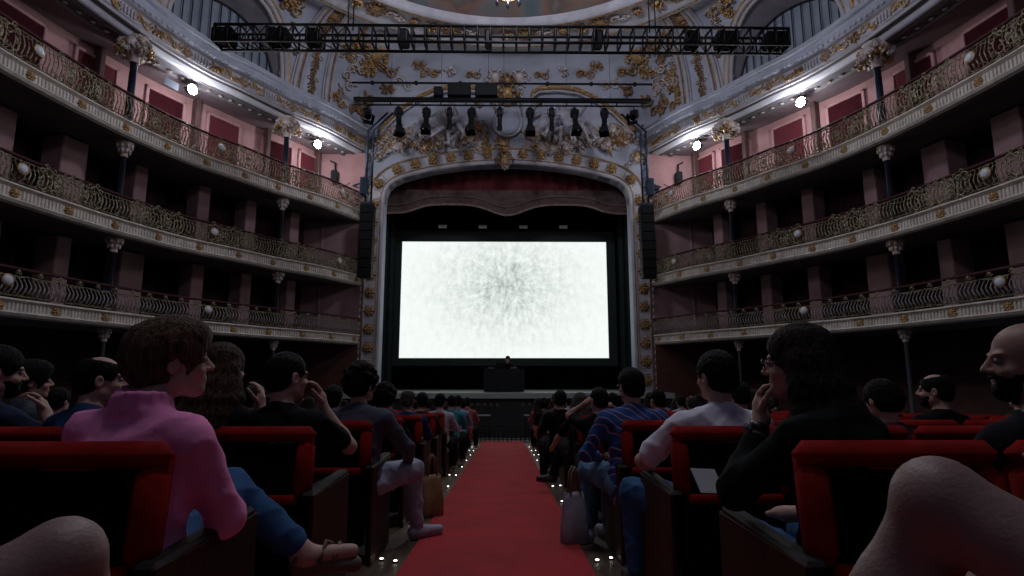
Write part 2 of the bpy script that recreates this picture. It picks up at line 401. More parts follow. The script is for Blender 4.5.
# drapes at the top of the opening
mb = MB(); P = [[(XC + x, 20.3 + .05 * math.sin(x * 14), z) for z in (7.35, 9.2)] for x in np.linspace(-4.7, 4.7, 160)]
mb.grid(P, smooth=True); mb.build('top_curtain', M_drape, label='dark red pleated curtain across the top of the stage opening', cat='curtain')
def val_z(x):
    a = abs(x) / 4.3; return 7.47 - .40 * math.exp(-(x / .85) ** 2) - .34 * (1 / (1 + math.exp(-(abs(x) - 3.3) * 4.5)))
mb = MB(); P = [[(XC + x, 20.12 - .03 * math.sin(t * 9 + x * 5) , 7.70 * (1 - t) + (val_z(x) - .35) * t) for t in np.linspace(0, 1, 8)] for x in np.linspace(-4.6, 4.6, 120)]
mb.grid(P, smooth=True); vv = thing('valance', 'taupe scalloped valance hanging below the red curtain', 'valance'); mb.build('valance_cloth', M_valance, vv)
mb = MB(); mb.tube([(XC + x, 20.06, val_z(x) - .33) for x in np.linspace(-4.6, 4.6, 90)], .035, 6); mb.tube([(XC + x, 20.06, val_z(x) - .02) for x in np.linspace(-4.6, 4.6, 90)], .012, 5); mb.build('braid_edge', mat('braid', (.22, .14, .12), .7, var=.3), vv)

# proscenium wall
YP = 19.3
half = [(4.33, -1.0), (4.33, .49), (4.33, 3.8), (4.32, 6.9), (4.29, 7.25), (4.2, 7.5), (4.02, 7.69), (3.7, 7.85), (3.2, 8.0), (2.62, 8.14), (1.9, 8.26), (1.2, 8.34), (.6, 8.38), (0, 8.4)]
inner = [(-x, z) for x, z in half] + [(x, z) for x, z in half[::-1][1:]]
pw = struct('wall_front')
mb = MB()
for i in range(len(inner) - 1):
    (x0, z0), (x1, z1) = inner[i], inner[i + 1]
    if z0 >= 6.8 and z1 >= 6.8: mb.add([(XC + x0, YP, z0), (XC + x1, YP, z1), (XC + x1, YP, 10.2), (XC + x0, YP, 10.2)], [(0, 1, 2, 3)])
    mb.add([(XC + x0, YP, z0), (XC + x1, YP, z1), (XC + x1, YP + .5, z1), (XC + x0, YP + .5, z0)], [(0, 3, 2, 1)])
for sx in (-1, 1): a, b_ = sorted((XC + sx * 4.32, XC + sx * 5.9)); mb.box(a, b_, YP, YP + .5, -1.1, 10.2)
mb.build('wall_surface', M_plaster2, pw)
# frame mouldings follow the opening
IN = [np.array(p) for p in inner]
Lc = np.r_[0, np.cumsum([np.linalg.norm(IN[i + 1] - IN[i]) for i in range(len(IN) - 1)])]
def path(s):
    return np.array([np.interp(s, Lc, [p[0] for p in IN]), np.interp(s, Lc, [p[1] for p in IN])])
def pnorm(s):
    a, b_ = path(max(0, s - .15)), path(min(Lc[-1], s + .15)); t = (b_ - a) / np.linalg.norm(b_ - a); return t, np.array([-t[1], t[0]])
def fr(off, dep, s):
    t, nn = pnorm(s); p = path(s) + nn * off; return (XC + p[0], YP - dep, p[1])
SS = np.linspace(0, Lc[-1], 170)
mb = MB(); mb.grid([[fr(o, d, s) for o, d in ((0, -.4), (0, .0), (-.02, .05), (.01, .09), (.06, .10), (.09, .07), (.12, .03), (.16, .03))] for s in SS], smooth=False); mb.build('inner_moulding', M_plaster, pw)
mb = MB(); mb.grid([[fr(o, d, s) for o, d in ((.14, .03), (.16, .05), (.50, .05), (.52, .1), (.58, .1), (.61, .03))] for s in SS]); mb.build('frame_band', M_plaster, pw)
mb = MB(); mb.tube([fr(.55, .12, s) for s in SS], .022, 6); mb.tube([fr(.15, .07, s) for s in SS], .016, 6); mb.build('gilt_fillet', M_gold2, pw)
mb = MB(); k = 0
for s in np.arange(.3, Lc[-1] - .3, .068):   # flutes of the band
    if (s % .62) < .2: continue
    t, nn = pnorm(s); a = fr(.21, .065, s); c = fr(.47, .065, s); mb.tube([a, c], .018, 4)
o = mb.build('band_flutes', M_plaster, pw); o['kind'] = 'stuff'
s = .1 + .31
while s < Lc[-1] - .3:
    t, nn = pnorm(s); m = frame(fr(.34, .07, s), (t[0], 0, t[1]), (0, -1, 0)); orn('rosette', 'bright', pw, m, 2.0, k=0, zs=1.4); s += .62
for sx in (-1, 1):   # outer bead strips of the pilasters
    mb = MB(); x = XC + sx * 5.02; a, b_ = sorted((x - .09, x + .09)); mb.rbox(a, b_, YP - .12, YP, -.9, 8.2, .02); mb.build('bead_strip', mat('bead_strip_paint', (.18, .15, .18), .6), pw)
    for z in np.arange(-.2, 8.1, .24):
        m = MB(); m.ball((x, YP - .13, z), (.07, .05, .1), 8); m.build('bead', M_orn, pw)
orn('cartouche', 'gold', pw, frame((XC - .1, YP - .2, 8.48), (1, 0, 0), (0, -1, 0)), (.9, .9), k=0, zs=2)
orn('blob', 'white', pw, frame((XC - .1, YP - .2, 8.25), (1, 0, 0), (0, -1, 0)), (.7, .7), k=0, zs=2)

# balconies
TZ = {1: (2.83, 2.30, 2.0), 2: (4.82, 4.31, 3.98), 3: (7.14, 6.53, 6.2)}
SIDE = {-1: 'left', 1: 'right'}
TN = {1: 'lowest', 2: 'middle', 3: 'top'}
DEEP = 2.3; D3 = 1.45
for side in (-1, 1):
    for t in (1, 2, 3):
        zr, zt, zb = TZ[t]
        bal = struct('balcony_floor')
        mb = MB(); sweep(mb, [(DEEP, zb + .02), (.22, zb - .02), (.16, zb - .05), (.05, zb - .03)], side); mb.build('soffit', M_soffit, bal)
        mb = MB(); sweep(mb, [(.05, zb - .03), (-.02, zb), (-.06, zb + .05), (-.03, zb + .08), (0, zb + .09), (.0, zt - .08), (-.03, zt - .06), (-.08, zt - .03), (-.07, zt), (.06, zt + .02)], side); mb.build('fascia', M_fascia, bal)
        mb = MB(); sweep(mb, [(.05, zt + .0), (DEEP, zt + .0)], side); mb.build('box_floor', M_maroon, bal)
        mb = MB()
        for s in np.arange(.1, SEND - 3, .075):
            if abs(((s - .2) / 1.1 + .5) % 1 - .5) < .11: continue
            p = surf(s, -.005, (zt + zb) / 2 + .0, side); mb.rbox(-.018, .018, -.085, .085, -.01, .022, .006, m=p)
        o = mb.build('flutes', M_fascia, bal); o['kind'] = 'stuff'
        for k in range(15): orn('rosette', 'bright', bal, surf(.2 + 1.1 * k + .0, -.01, (zt + zb) / 2, side), 1.05, k=0)
        # railing
        lab = 'gilt iron railing with dark red rail on the %s balcony, %s of the stage' % (TN[t], SIDE[side])
        rl = thing('balcony_railing', lab, 'railing', group='balcony railings')
        mb = MB(); mb.tube([pl(s, -.03, side, zr) for s in np.linspace(0, SEND, 110)], .032, 6); mb.build('handrail', M_handrail, rl)
        mb = MB(); mb.tube([pl(s, -.03, side, zt + .05) for s in np.linspace(0, SEND, 110)], .015, 4)
        mb.tube([pl(s, -.03, side, zr - (.06 if t > 1 else .13)) for s in np.linspace(0, SEND, 110)], .012, 4); mb.build('lower_rail', M_bronze, rl)
        H = zr - zt
        mb = MB()
        for s in np.arange(.05, SEND - 2.5, .088):   # belly shaped balusters
            ph = ((s - 1.15 + 1.05) % 2.1)
            if t > 1 and (ph < .03 or ph > 2.1): continue
            P = []
            for q in np.linspace(0, 1, 7): P.append(pl(s + .015 * math.sin(q * 9), -.03 - .07 * math.sin(PI * q) * (1.2 if t == 1 else .6) * (1 - q * .4), side, zt + .05 + q * (H - (.12 if t > 1 else .18))))
            mb.tube(P, [.011, .016, .019, .016, .012, .009, .011], 4)
        o = mb.build('balusters', M_ironwhite if t == 1 else M_bronze, rl); o['kind'] = 'stuff'
        mb = MB()     # wavy tracery between the balusters
        sr = np.linspace(0, SEND - 2.5, 400); mb.tube([pl(s, -.05, side, zr - .12 - .05 * abs(math.sin(s * 5.2))) for s in sr], .009, 4); mb.tube([pl(s, -.05, side, zt + .1 + .05 * math.sin(s * 21)) for s in sr], .009, 4)
        mb.build('tracery', M_bronze, rl)
        c = .63
        for k in range(8):
            s = c + 2.1 * k
            if s > 14.3: break
            if t > 1:
                for d, kd in ((-.56, 'scroll'), (-.28, 'cartouche'), (0, 'scroll'), (.28, 'cartouche'), (.56, 'scroll')):
                    m = surf(s + d, -.06, zt + H * .5, side); ob = link('scrollwork', ORN_R[kd], rl, mtx=m @ Matrix.Diagonal((1. if d <= 0 else -1., 1.05, .6, 1)))
            else:
                m = surf(s, -.06, zt + H * .42, side); ob = link('scrollwork', ORN_R['small'], rl, mtx=m @ Matrix.Diagonal((.7, .8, .5, 1)))
        if t == 1:
            for s in np.arange(.2, 14, .42): link('crest', ORN_R['crest'], rl, mtx=surf(s, -.05, zr - .07, side) @ Matrix.Diagonal((.8, .8, .5, 1)))
        for s in (1.2, 5.4, 10.1):
            if t == 1 and s < 2: continue
            m = surf(s, -.12, zt + H * .55, side); q = MB(); q.lathe([(0, .05), (.05, .045), (.085, .02), (.09, 0), (.08, -.02), (0, -.02)], 16); q.build('lamp_disc', M_lampglass, rl).matrix_basis = m
            q = MB(); q.lathe([(.09, .02), (.11, .015), (.115, 0), (.1, -.02)], 16); q.build('disc_rim', M_gold2, rl).matrix_basis = m

# walls behind the boxes
for side in (-1, 1):
    w = struct('wall_' + SIDE[side])
    zt3, top3 = TZ[3][1], 8.6
    mb = MB(); sweep(mb, [(D3, TZ[3][1]), (D3, 8.7)], side); mb.build('upper_wall', M_pink, w)
    for t in (1, 2):
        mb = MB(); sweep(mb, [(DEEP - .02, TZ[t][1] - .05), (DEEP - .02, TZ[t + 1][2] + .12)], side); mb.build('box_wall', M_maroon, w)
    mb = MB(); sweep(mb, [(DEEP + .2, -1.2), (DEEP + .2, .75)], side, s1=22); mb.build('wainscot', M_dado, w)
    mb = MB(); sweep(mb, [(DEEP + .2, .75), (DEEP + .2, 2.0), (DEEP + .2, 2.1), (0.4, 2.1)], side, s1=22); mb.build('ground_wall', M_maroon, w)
    mb = MB(); sweep(mb, [(DEEP + .17, .72), (DEEP + .14, .75), (DEEP + .17, .8), (DEEP + .2, .8)], side, s1=22); mb.build('dado_rail', M_dado, w)
    # end wall beside the proscenium, a pink quadrant on each level
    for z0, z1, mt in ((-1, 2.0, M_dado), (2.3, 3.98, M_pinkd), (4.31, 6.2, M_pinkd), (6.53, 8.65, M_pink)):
        mb = MB(); a = pl(0, 0, side, 0); b_ = (XC + side * 7.6, 19.05, 0)
        P = [[(a[0] * (1 - q) + b_[0] * q, a[1] * (1 - q) + b_[1] * q, z) for z in (z0, z1)] for q in (0, 1)]; mb.grid(P, flip=side < 0); mb.build('end_wall', mt, w)
    # upper level: pink partitions, doors
    S0 = .9
    for k in range(8):
        s = 1.1 + k * 1.62
        p = surf(s, D3 - .03, 7.62, side)
        d = link('door_panel', None, w); d.matrix_basis = p
        mb = MB(); mb.rbox(-.48, .48, -.78, .72, -.02, .03, .01); mb.build('door_leaf', M_maroon2 if k % 2 == 0 else mat('dark_door', (.045, .006, .010), .85, var=.2, spec=.1), d)
        mb = MB()
        for a in ((-.56, -.48, -.78, .8), (.48, .56, -.78, .8), (-.56, .56, .72, .8)): mb.rbox(a[0], a[1], a[2], a[3], -.02, .06, .01)
        mb.build('door_frame', M_pink, d)
    for k in range(6):   # pilaster and partition between boxes
        s = .35 + k * 2.25 + .5
        mb = MB(); mb.rbox(-.07, .07, zt3, 8.6, 0, .25, .02, m=surf(s, D3, 0, side) @ Matrix.Rotation(0, 4, 'X') @ Matrix(((1, 0, 0, 0), (0, 1, 0, 0), (0, 0, 1, 0), (0, 0, 0, 1))));
        mb.build('box_post', M_brown, w)
    for t in (1, 2):
        zr, zt, zb = TZ[t]; zc = TZ[t + 1][2]
        for k in range(9):
            s = .45 + k * 1.5
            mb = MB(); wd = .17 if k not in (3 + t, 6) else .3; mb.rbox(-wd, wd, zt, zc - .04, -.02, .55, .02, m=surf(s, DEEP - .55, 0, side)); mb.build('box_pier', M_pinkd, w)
            # curtain swag beside the pier
            mb = MB(); P = [[(x, z, .1 + .03 * math.sin(x * 40)) for z in (zt, zt + .5 + .55 * (abs(x - .75) / .5) ** 2 + .1, zc)] for x in np.linspace(.25, 1.25, 26)]
            q = mb.grid(P, smooth=True); mm = surf(s, DEEP - .3, 0, side); q.v = [tuple(mm @ Vector(v)) for v in q.v]; q.build('box_curtain', M_maroon, w)
    # columns of each level
    for t, (z0, z1) in enumerate(((-.9, 1.98), (2.3, 3.97), (4.31, 6.18), (6.53, 8.72))):
        for k, s in enumerate((3.1, 7.6, 12.1)):
            p = pl(s, .3, side, z0); zf = fl(p[1]) if t == 0 else z0; hc = (.30, .34, .36, .62)[t]; r = (.045, .06, .06, .085)[t]
            col = struct('column'); col.location = (p[0], p[1], zf); h = z1 - zf
            mb = MB(); mb.lathe([(r * 1.9, 0), (r * 1.9, .08), (r * 1.3, .12), (r * 1.1, .16), (r, .2), (r * .9, h - hc), (r * 1.2, h - hc + .01)], 14); mb.build('shaft', M_column if t else mat('grey_iron', (.10, .11, .12), .5), col)
            mb = MB(); mb.lathe([(r * 1.2, h - hc), (r * 1.4, h - hc + .03), (r * 1.2, h - hc + .06), (r * 1.6, h - hc * .5), (r * 2.6, h - .07), (r * 3.0, h - .06), (r * 3.0, h)], 12)
            for j in range(8):
                a = j * PI / 4 + .2
                for (zz, rr_, sz) in ((h - hc * .62, r * 1.8, .5), (h - hc * .32, r * 2.5, .6)):
                    mb.ball((rr_ * math.cos(a), rr_ * math.sin(a), zz), (r * .6, r * .6, hc * .16), 6)
            mb.build('capital', M_orn, col)
            if t == 3:
                for j in range(9):
                    a = j * 2 * PI / 9; m = frame((math.cos(a) * r * 2.9, math.sin(a) * r * 2.9, h - .32 + .1 * (j % 2)), (-math.sin(a), math.cos(a), 0), (math.cos(a), math.sin(a), .5)); orn('cartouche' if j % 2 else 'blob', 'white' if j % 3 else 'bright', col, m, .75, zs=2)

# upper cornice
for side in (-1, 1):
    cn = struct('cornice')
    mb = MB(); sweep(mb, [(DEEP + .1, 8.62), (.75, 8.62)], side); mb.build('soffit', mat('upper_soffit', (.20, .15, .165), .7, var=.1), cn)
    mb = MB(); sweep(mb, [(.75, 8.62), (.72, 8.56), (.66, 8.56), (.62, 8.62), (.45, 8.64)], side, n=120); mb.build('soffit_band', mat('shaded_moulding', (.16, .145, .16), .7), cn)  # colour darkened so that the soffit beside the floodlit strip stays dim
    mb = MB(); sweep(mb, [(.32, 8.64), (.28, 8.62), (.22, 8.67), (.17, 8.74)], side, n=140, smooth=True); mb.build('lower_moulding', M_molding, cn)  # thin floodlit strip put into the colour: white between darkened mouldings
    mb = MB(); sweep(mb, [(.45, 8.64), (.42, 8.60), (.36, 8.61), (.32, 8.64)], side, n=120); sweep(mb, [(.17, 8.74), (.14, 8.79), (.1, 8.80)], side, n=120); mb.build('shadow_moulding', mat('shaded_moulding', (.16, .145, .16), .7), cn)
    mb = MB(); sweep(mb, [(.1, 8.80), (.08, 8.76), (.02, 8.76), (0, 8.82), (-.03, 8.84), (-.04, 9.1), (-.07, 9.12), (-.12, 9.14)], side, n=120); mb.build('frieze', M_plaster, cn)
    mb = MB(); sweep(mb, [(-.12, 9.14), (-.2, 9.2), (-.24, 9.28), (-.25, 9.34), (-.34, 9.36), (-.36, 9.42), (-.34, 9.47), (.4, 9.52)], side, n=120); mb.build('upper_moulding', M_plaster2, cn)
    mb = MB()
    for s in np.arange(.2, 14, .16): mb.rbox(-.035, .035, -.035, .035, 0, .05, .008, m=surf(s, -.16, 9.2, side))
    o = mb.build('dentils', M_plaster2, cn); o['kind'] = 'stuff'
    s = .25; i = 0
    while s < 14:
        kd, mm, scl = [('scroll', 'bright', .95), ('blob', 'gold', .8), ('scroll', 'bright', .95), ('cartouche', 'gold', .5)][i % 4]
        if i % 5 == 4:
            mb = MB()
            for j in range(5): mb.rbox(-.02, .02, -.1, .1, 0, .04, .008, m=surf(s - .2 + j * .09, -.035, 8.97, side))
            mb.build('fluted_panel', M_plaster, cn)
        else: orn(kd, mm, cn, surf(s, -.04, 8.97, side), (scl * .9, scl * .82))
        s += .42; i += 1
    for s in np.arange(.2, 14, .33): orn('rosette', 'white', cn, surf(s, .56, 8.6, side) @ Matrix.Rotation(PI / 2, 4, 'X'), .6, k=0)
    for s in (8.2,  6.9, 4.4, 2.4): pass

# vault between cornice, proscenium wall and ceiling ring
ZB, ZV = 9.5, 11.7; CX, CY, RV = .1, 9.9, 7.5
_base = [pl(s, .05, -1, 0)[:2] for s in np.linspace(16, 0, 161)] + [(XC + x, YP - .02) for x in np.linspace(-4.9, 4.9, 99)] + [pl(s, .05, 1, 0)[:2] for s in np.linspace(0, 16, 161)]
_base = np.array(_base); _bu = np.r_[0, np.cumsum(np.linalg.norm(np.diff(_base, axis=0), axis=1))]
FU0 = _bu[161]; FU1 = _bu[161 + 98]; UL = _bu[-1]
def V(u, v):
    """v 0..1 from cornice to ring"""
    x, y = np.interp(u, _bu, _base[:, 0]), np.interp(u, _bu, _base[:, 1]); a = math.atan2(y - CY, x - CX)
    q = v * PI / 2; s_ = 1 - math.cos(q); z = ZB + (ZV - ZB) * math.sin(q)
    return Vector((x * (1 - s_) + (CX + RV * math.cos(a)) * s_, y * (1 - s_) + (CY + RV * math.sin(a)) * s_, z))
def VF(u, v, lift=.0):
    p = V(u, v); tu = (V(u + .05, v) - V(u - .05, v)); tv = (V(u, min(1, v + .02)) - V(u, max(0, v - .02))); n = tu.cross(tv)
    c = Vector((CX, CY, 5)) - p
    if n.dot(c) < 0: n = -n
    n.normalize(); t = tu.normalized()
    if n.cross(t).z < 0: t = -t
    return frame(p + n * lift, t, n)
def us(s, side): return (16 - s) * _bu[160] / 16 if side < 0 else UL - (16 - s) * _bu[160] / 16
SL = 5.35; LW, LH = 1.75, .62   # lunette half width (m) and height (v)
ce = struct('ceiling')
NU, NV = 420, 34
uu = np.linspace(0, UL, NU); vv_ = np.linspace(0, 1, NV)
def inhole(u, v):
    for side in (-1, 1):
        for sl in (SL, SL + 5.2):
            if ((u - us(sl, side)) / LW) ** 2 + (v / LH) ** 2 < 1: return True
    return False
mb = MB(); mb.grid([[tuple(V(u, v)) for v in vv_] for u in uu], smooth=True, mask=lambda i, j: inhole((uu[i] + uu[i + 1]) / 2, (vv_[j] + vv_[j + 1]) / 2)); mb.build('vault', M_plaster2, ce)
# lunette windows
wn = 0
for side in (-1, 1):
    for sl in (SL, SL + 5.2):
        wn += 1
        win = struct('window_%d' % wn); uc = us(sl, side); K = 40
        def rim(a): return V(uc + LW * math.cos(a), max(0, LH * math.sin(a)))
        def rin(a, off=.75, kk=.96):
            sg = 1 if side > 0 else -1
            p = pl(sl + sg * LW * kk * math.cos(a), off - .4, side, 9.5 + 1.62 * math.sin(a)); return Vector(p)
        mb = MB(); mb.grid([[tuple(rim(a)), tuple((rim(a) + rin(a)) / 2), tuple(rin(a))] for a in np.linspace(0, PI, K)], smooth=True); mb.build('window_reveal', mat('reveal_grey', (.30, .27, .29), .7, var=.15, scale=2), win)
        mb = MB(); pts = [rin(a) for a in np.linspace(0, PI, K)]
        NP = 13; xs = np.cos(np.linspace(0, PI, NP + 1))
        for i in range(NP):   # glass panes between vertical bars
            a0, a1 = math.acos(np.linspace(1, -1, NP + 1)[i]), math.acos(np.linspace(1, -1, NP + 1)[i + 1])
            m_ = MB(); col_ = [rin(a) for a in np.linspace(a0, a1, 4)]; m_.grid([[(p.x, p.y, 9.45), tuple(p)] for p in col_]); m_.build('pane', M_pane, win)
            if i:
                p = rin(a0, .68); m_ = MB(); m_.tube([(p.x, p.y, 9.45), tuple(p)], .018, 4); m_.build('muntin', M_muntin, win)
        mb = MB(); mb.tube([rin(a, .7) for a in np.linspace(0, PI, K)], .03, 5); mb.build('arch_bar', M_muntin, win)
        mb = MB(); mb.tube([pl(sl + d, -.05, side, 9.57) for d in np.linspace(-LW * .97, LW * .97, 24)], .075, 6); mb.build('sill_bar', M_muntin, win)
        for r_, kk, mt in ((.05, 1.02, M_plaster), (.035, 1.055, M_gold), (.06, 1.11, M_plaster), (.03, 1.17, M_gold2)):
            mb = MB(); mb.tube([V(uc + LW * kk * math.cos(a), max(0, LH * kk * math.sin(a))) + (Vector((CX, CY, 6)) - V(uc + LW * kk * math.cos(a), LH * kk * max(0, math.sin(a)))).normalized() * .03 for a in np.linspace(0, PI, 60)], r_ * 1.3, 6); mb.build('arch_moulding', mt, win)
        for j in range(11):
            a = PI * (j + .5) / 11; orn('blob' if j % 2 else 'scroll', 'gold', win, VF(uc + LW * 1.32 * math.cos(a), LH * 1.36 * math.sin(a), .02), .5, rot=a - PI / 2, zs=1.2)
        orn('cartouche', 'white', win, VF(uc, LH * 1.36, .05), 1.1, zs=1.6)
# ribs of the vault
def rib(u0, u1, r, mt, v0=0., v1=1., lift=.03, nm='rib'):
    mb = MB(); mb.tube([tuple(VF(u0 + (u1 - u0) * q, v0 + (v1 - v0) * q, lift).translation) for q in np.linspace(0, 1, 24)], r, 6); mb.build(nm, mt, ce)
for side in (-1, 1):
    for s, s2 in ((3.15, 2.9), (2.0, 2.1), (7.5, 7.8), (8.7, 8.7)):
        for d, r, mt in ((-.22, .06, M_plaster), (-.10, .035, M_gold), (0, .07, M_plaster), (.12, .035, M_plaster)):
            rib(us(s + d, side), us(s2 + d * .8, side), r, mt)
    for s in (2.55, 8.15):
        for v in (.1, .3, .5, .7, .9): orn('cascade' if v < .8 else 'cartouche', 'gold' if v != .5 else 'bright', ce, VF(us(s, side), v, .02), (1.1, .75), k=0, zs=1.5)
    for s, v in ((1.2, .35), (.9, .5), (1.5, .6), (1.0, .75), (.4, .55), (.2, .7), (1.5, .12), (.6, .15), (4.3, .85), (5.4, .93), (6.4, .85), (3.9, .72), (6.9, .7), (.1, .3)):
        orn(('scroll', 'blob', 'cartouche')[int(s * 10) % 3], ('gold', 'white', 'bright')[int(v * 20) % 3], ce, VF(us(s, side), v, .03), 1.15, rot=rnd.uniform(-.6, .6), zs=1.4)
for side in (-1, 1):
    for i in range(46):
        s = rnd.choice((rnd.uniform(.1, 1.8), rnd.uniform(3.5, 7.2))); v = rnd.uniform(.12, .93)
        if s > 3 and ((s - SL) / 2.5) ** 2 + (v / .8) ** 2 < 1: continue
        orn(rnd.choice(('scroll', 'blob', 'scroll', 'cascade')), rnd.choice(('white', 'gold', 'white', 'bright')), ce, VF(us(s, side), v, .02), rnd.uniform(.6, 1.), rot=rnd.uniform(-1.5, 1.5), zs=1.3)
# ceiling ring and painted disc
Z0 = ZV
ring = [(7.5, Z0), (7.4, Z0 - .12), (7.25, Z0 - .14), (7.15, Z0 - .04), (7.05, Z0 - .02), (6.5, Z0 + .05), (6.42, Z0 - .04), (6.3, Z0 - .05), (6.24, Z0 + .06), (6.2, Z0 + .2)]
mb = MB(); mb.lathe(ring, 120, (CX, CY, 0)); mb.build('ceiling_ring', M_plaster, ce)
mb = MB(); mb.lathe([(6.38, Z0 - .06), (6.36, Z0 - .09), (6.33, Z0 - .06)], 120, (CX, CY, 0)); mb.lathe([(7.3, Z0 - .14), (7.27, Z0 - .17), (7.24, Z0 - .14)], 120, (CX, CY, 0)); mb.build('ring_gilding', M_gold, ce)
for j in range(72):
    a = j * 2 * PI / 72
    if math.sin(a) < .1: continue
    p = (CX + 6.78 * math.cos(a), CY + 6.78 * math.sin(a), Z0 - .0)
    m = frame(p, (math.sin(a), -math.cos(a), 0), (0, 0, -1))
    orn(('scroll', 'cartouche', 'blob', 'rosette')[j % 4], ('white', 'gold', 'bright', 'gold')[j % 4], ce, m, .9 if j % 4 != 3 else 1.6, zs=1.4)
mp_ = bpy.data.materials.new('ceiling_painting'); mp_.use_nodes = True; nt = mp_.node_tree; b = nt.nodes['Principled BSDF']; b.inputs['Roughness'].default_value = .7
tc = nd('ShaderNodeTexCoord'); n1 = nd('ShaderNodeTexNoise'); n1.inputs['Scale'].default_value = .42; n1.inputs['Detail'].default_value = 7; n1.inputs['Distortion'].default_value = 1.2; nt.links.new(tc.outputs['Object'], n1.inputs[0])
rp = nd('ShaderNodeValToRGB'); e = rp.color_ramp.elements; e[0].position = .3; e[0].color = (.10, .15, .16, 1); e[1].position = .7; e[1].color = (.30, .22, .19, 1)
for p_, c_ in ((.42, (.14, .19, .19)), (.5, (.22, .21, .20)), (.56, (.30, .17, .12)), (.63, (.16, .13, .12))): q = e.new(p_); q.color = (*c_, 1)
nt.links.new(n1.outputs[0], rp.inputs[0]); nt.links.new(rp.outputs[0], b.inputs['Base Color'])
mb = MB(); mb.lathe([(6.22, Z0 + .2), (5, Z0 + .35), (3, Z0 + .5), (.01, Z0 + .6)], 96, (CX, CY, 0)); mb.build('painted_dome', mp_, ce)

# front cove: gilded broken pediment, shields and foliage above the stage
fu = lambda x: FU0 + (x + 4.9)
pd = struct('pediment')
for sx in (-1, 1):
    curve = [(4.55, .02), (4.2, .14), (3.8, .26), (3.2, .38), (2.6, .46), (1.9, .49), (1.2, .48), (.95, .43), (.9, .36), (1.05, .31), (1.2, .34)]
    xs_ = np.array([c_[0] for c_ in curve]); vs_ = np.array([c_[1] for c_ in curve]); q = np.linspace(0, len(curve) - 1, 50)
    pts = [VF(fu(sx * np.interp(t, range(len(curve)), xs_)), np.interp(t, range(len(curve)), vs_), .09).translation for t in q]
    mb = MB(); mb.tube(pts, .085, 8); mb.build('gilt_arch', M_gold, pd)
    mb = MB(); mb.tube([p + Vector((0, .0, .12)) for p in pts[:44]], .05, 6); mb.build('arch_moulding', M_plaster, pd)
    mb = MB(); mb.tube([p + Vector((0, .0, -.13)) for p in pts[:44]], .04, 6); mb.build('arch_moulding', M_plaster, pd)
    for i in range(3, 40, 3): mb = MB(); p = pts[i]; mb.ball((p.x, p.y - .09, p.z), (.06, .05, .06), 6); mb.build('gilt_boss', M_gold2, pd)
    for x, v, kd, mm, sc_ in ((.45, .58, 'cartouche', 'white', 1.0), (1.3, .62, 'scroll', 'gold', .9), (3.0, .62, 'scroll', 'gold', 1.1), (3.9, .5, 'scroll', 'white', 1.1), (4.5, .45, 'blob', 'gold', 1.0), (3.5, .7, 'blob', 'gold', .9), (2.2, .66, 'blob', 'white', .8), (4.7, .62, 'scroll', 'gold', 1.2), (.5, .3, 'cascade', 'white', .7), (.3, .42, 'scroll', 'bright', .7)):
        orn(kd, mm, pd, VF(fu(sx * x), v, .03), sc_, rot=rnd.uniform(-.4, .4) * sx, zs=1.4)
mb = MB(); m = VF(fu(0), .12, .12); mb.ball((0, 0, 0), (.48, .46, .14), 20); q = mb.build('oval_shield', M_plaster2, pd); q.matrix_basis = m
mb = MB(); mb.tube([(.51 * math.cos(a), .49 * math.sin(a) - .02, .02) for a in np.linspace(0, 2 * PI, 40)], .05, 6, cap=False); q = mb.build('shield_rim', M_plaster, pd); q.matrix_basis = m
orn('cartouche', 'bright', pd, VF(fu(0), .42, .12), 1.1, zs=2); orn('cartouche', 'gold', pd, VF(fu(0), .56, .1), .8, zs=2)
for x in (-.25, 0, .25): orn('cascade', 'bright', pd, VF(fu(x), .37, .14), (.6, .35), rot=PI, k=0, zs=2)
# dense relief belt just above the opening
for sx in (-1, 1):
    for i in range(105):
        x = rnd.uniform(.15, 4.8); z = rnd.uniform(8.95, 9.75) if x < 4.2 else rnd.uniform(8.3, 9.75)
        if x < .7 and z > 9.2: continue
        kd = rnd.choice(('scroll', 'blob', 'blob', 'cartouche', 'cascade')); mm = rnd.choice(('white', 'white', 'gold', 'white', 'white', 'bright'))
        m = frame((XC + sx * x, YP - .05, z), (1, 0, 0), (0, -1, .15)); orn(kd, mm, pw, m, rnd.uniform(.6, 1.0), rot=rnd.uniform(-1.2, 1.2), zs=1.8)
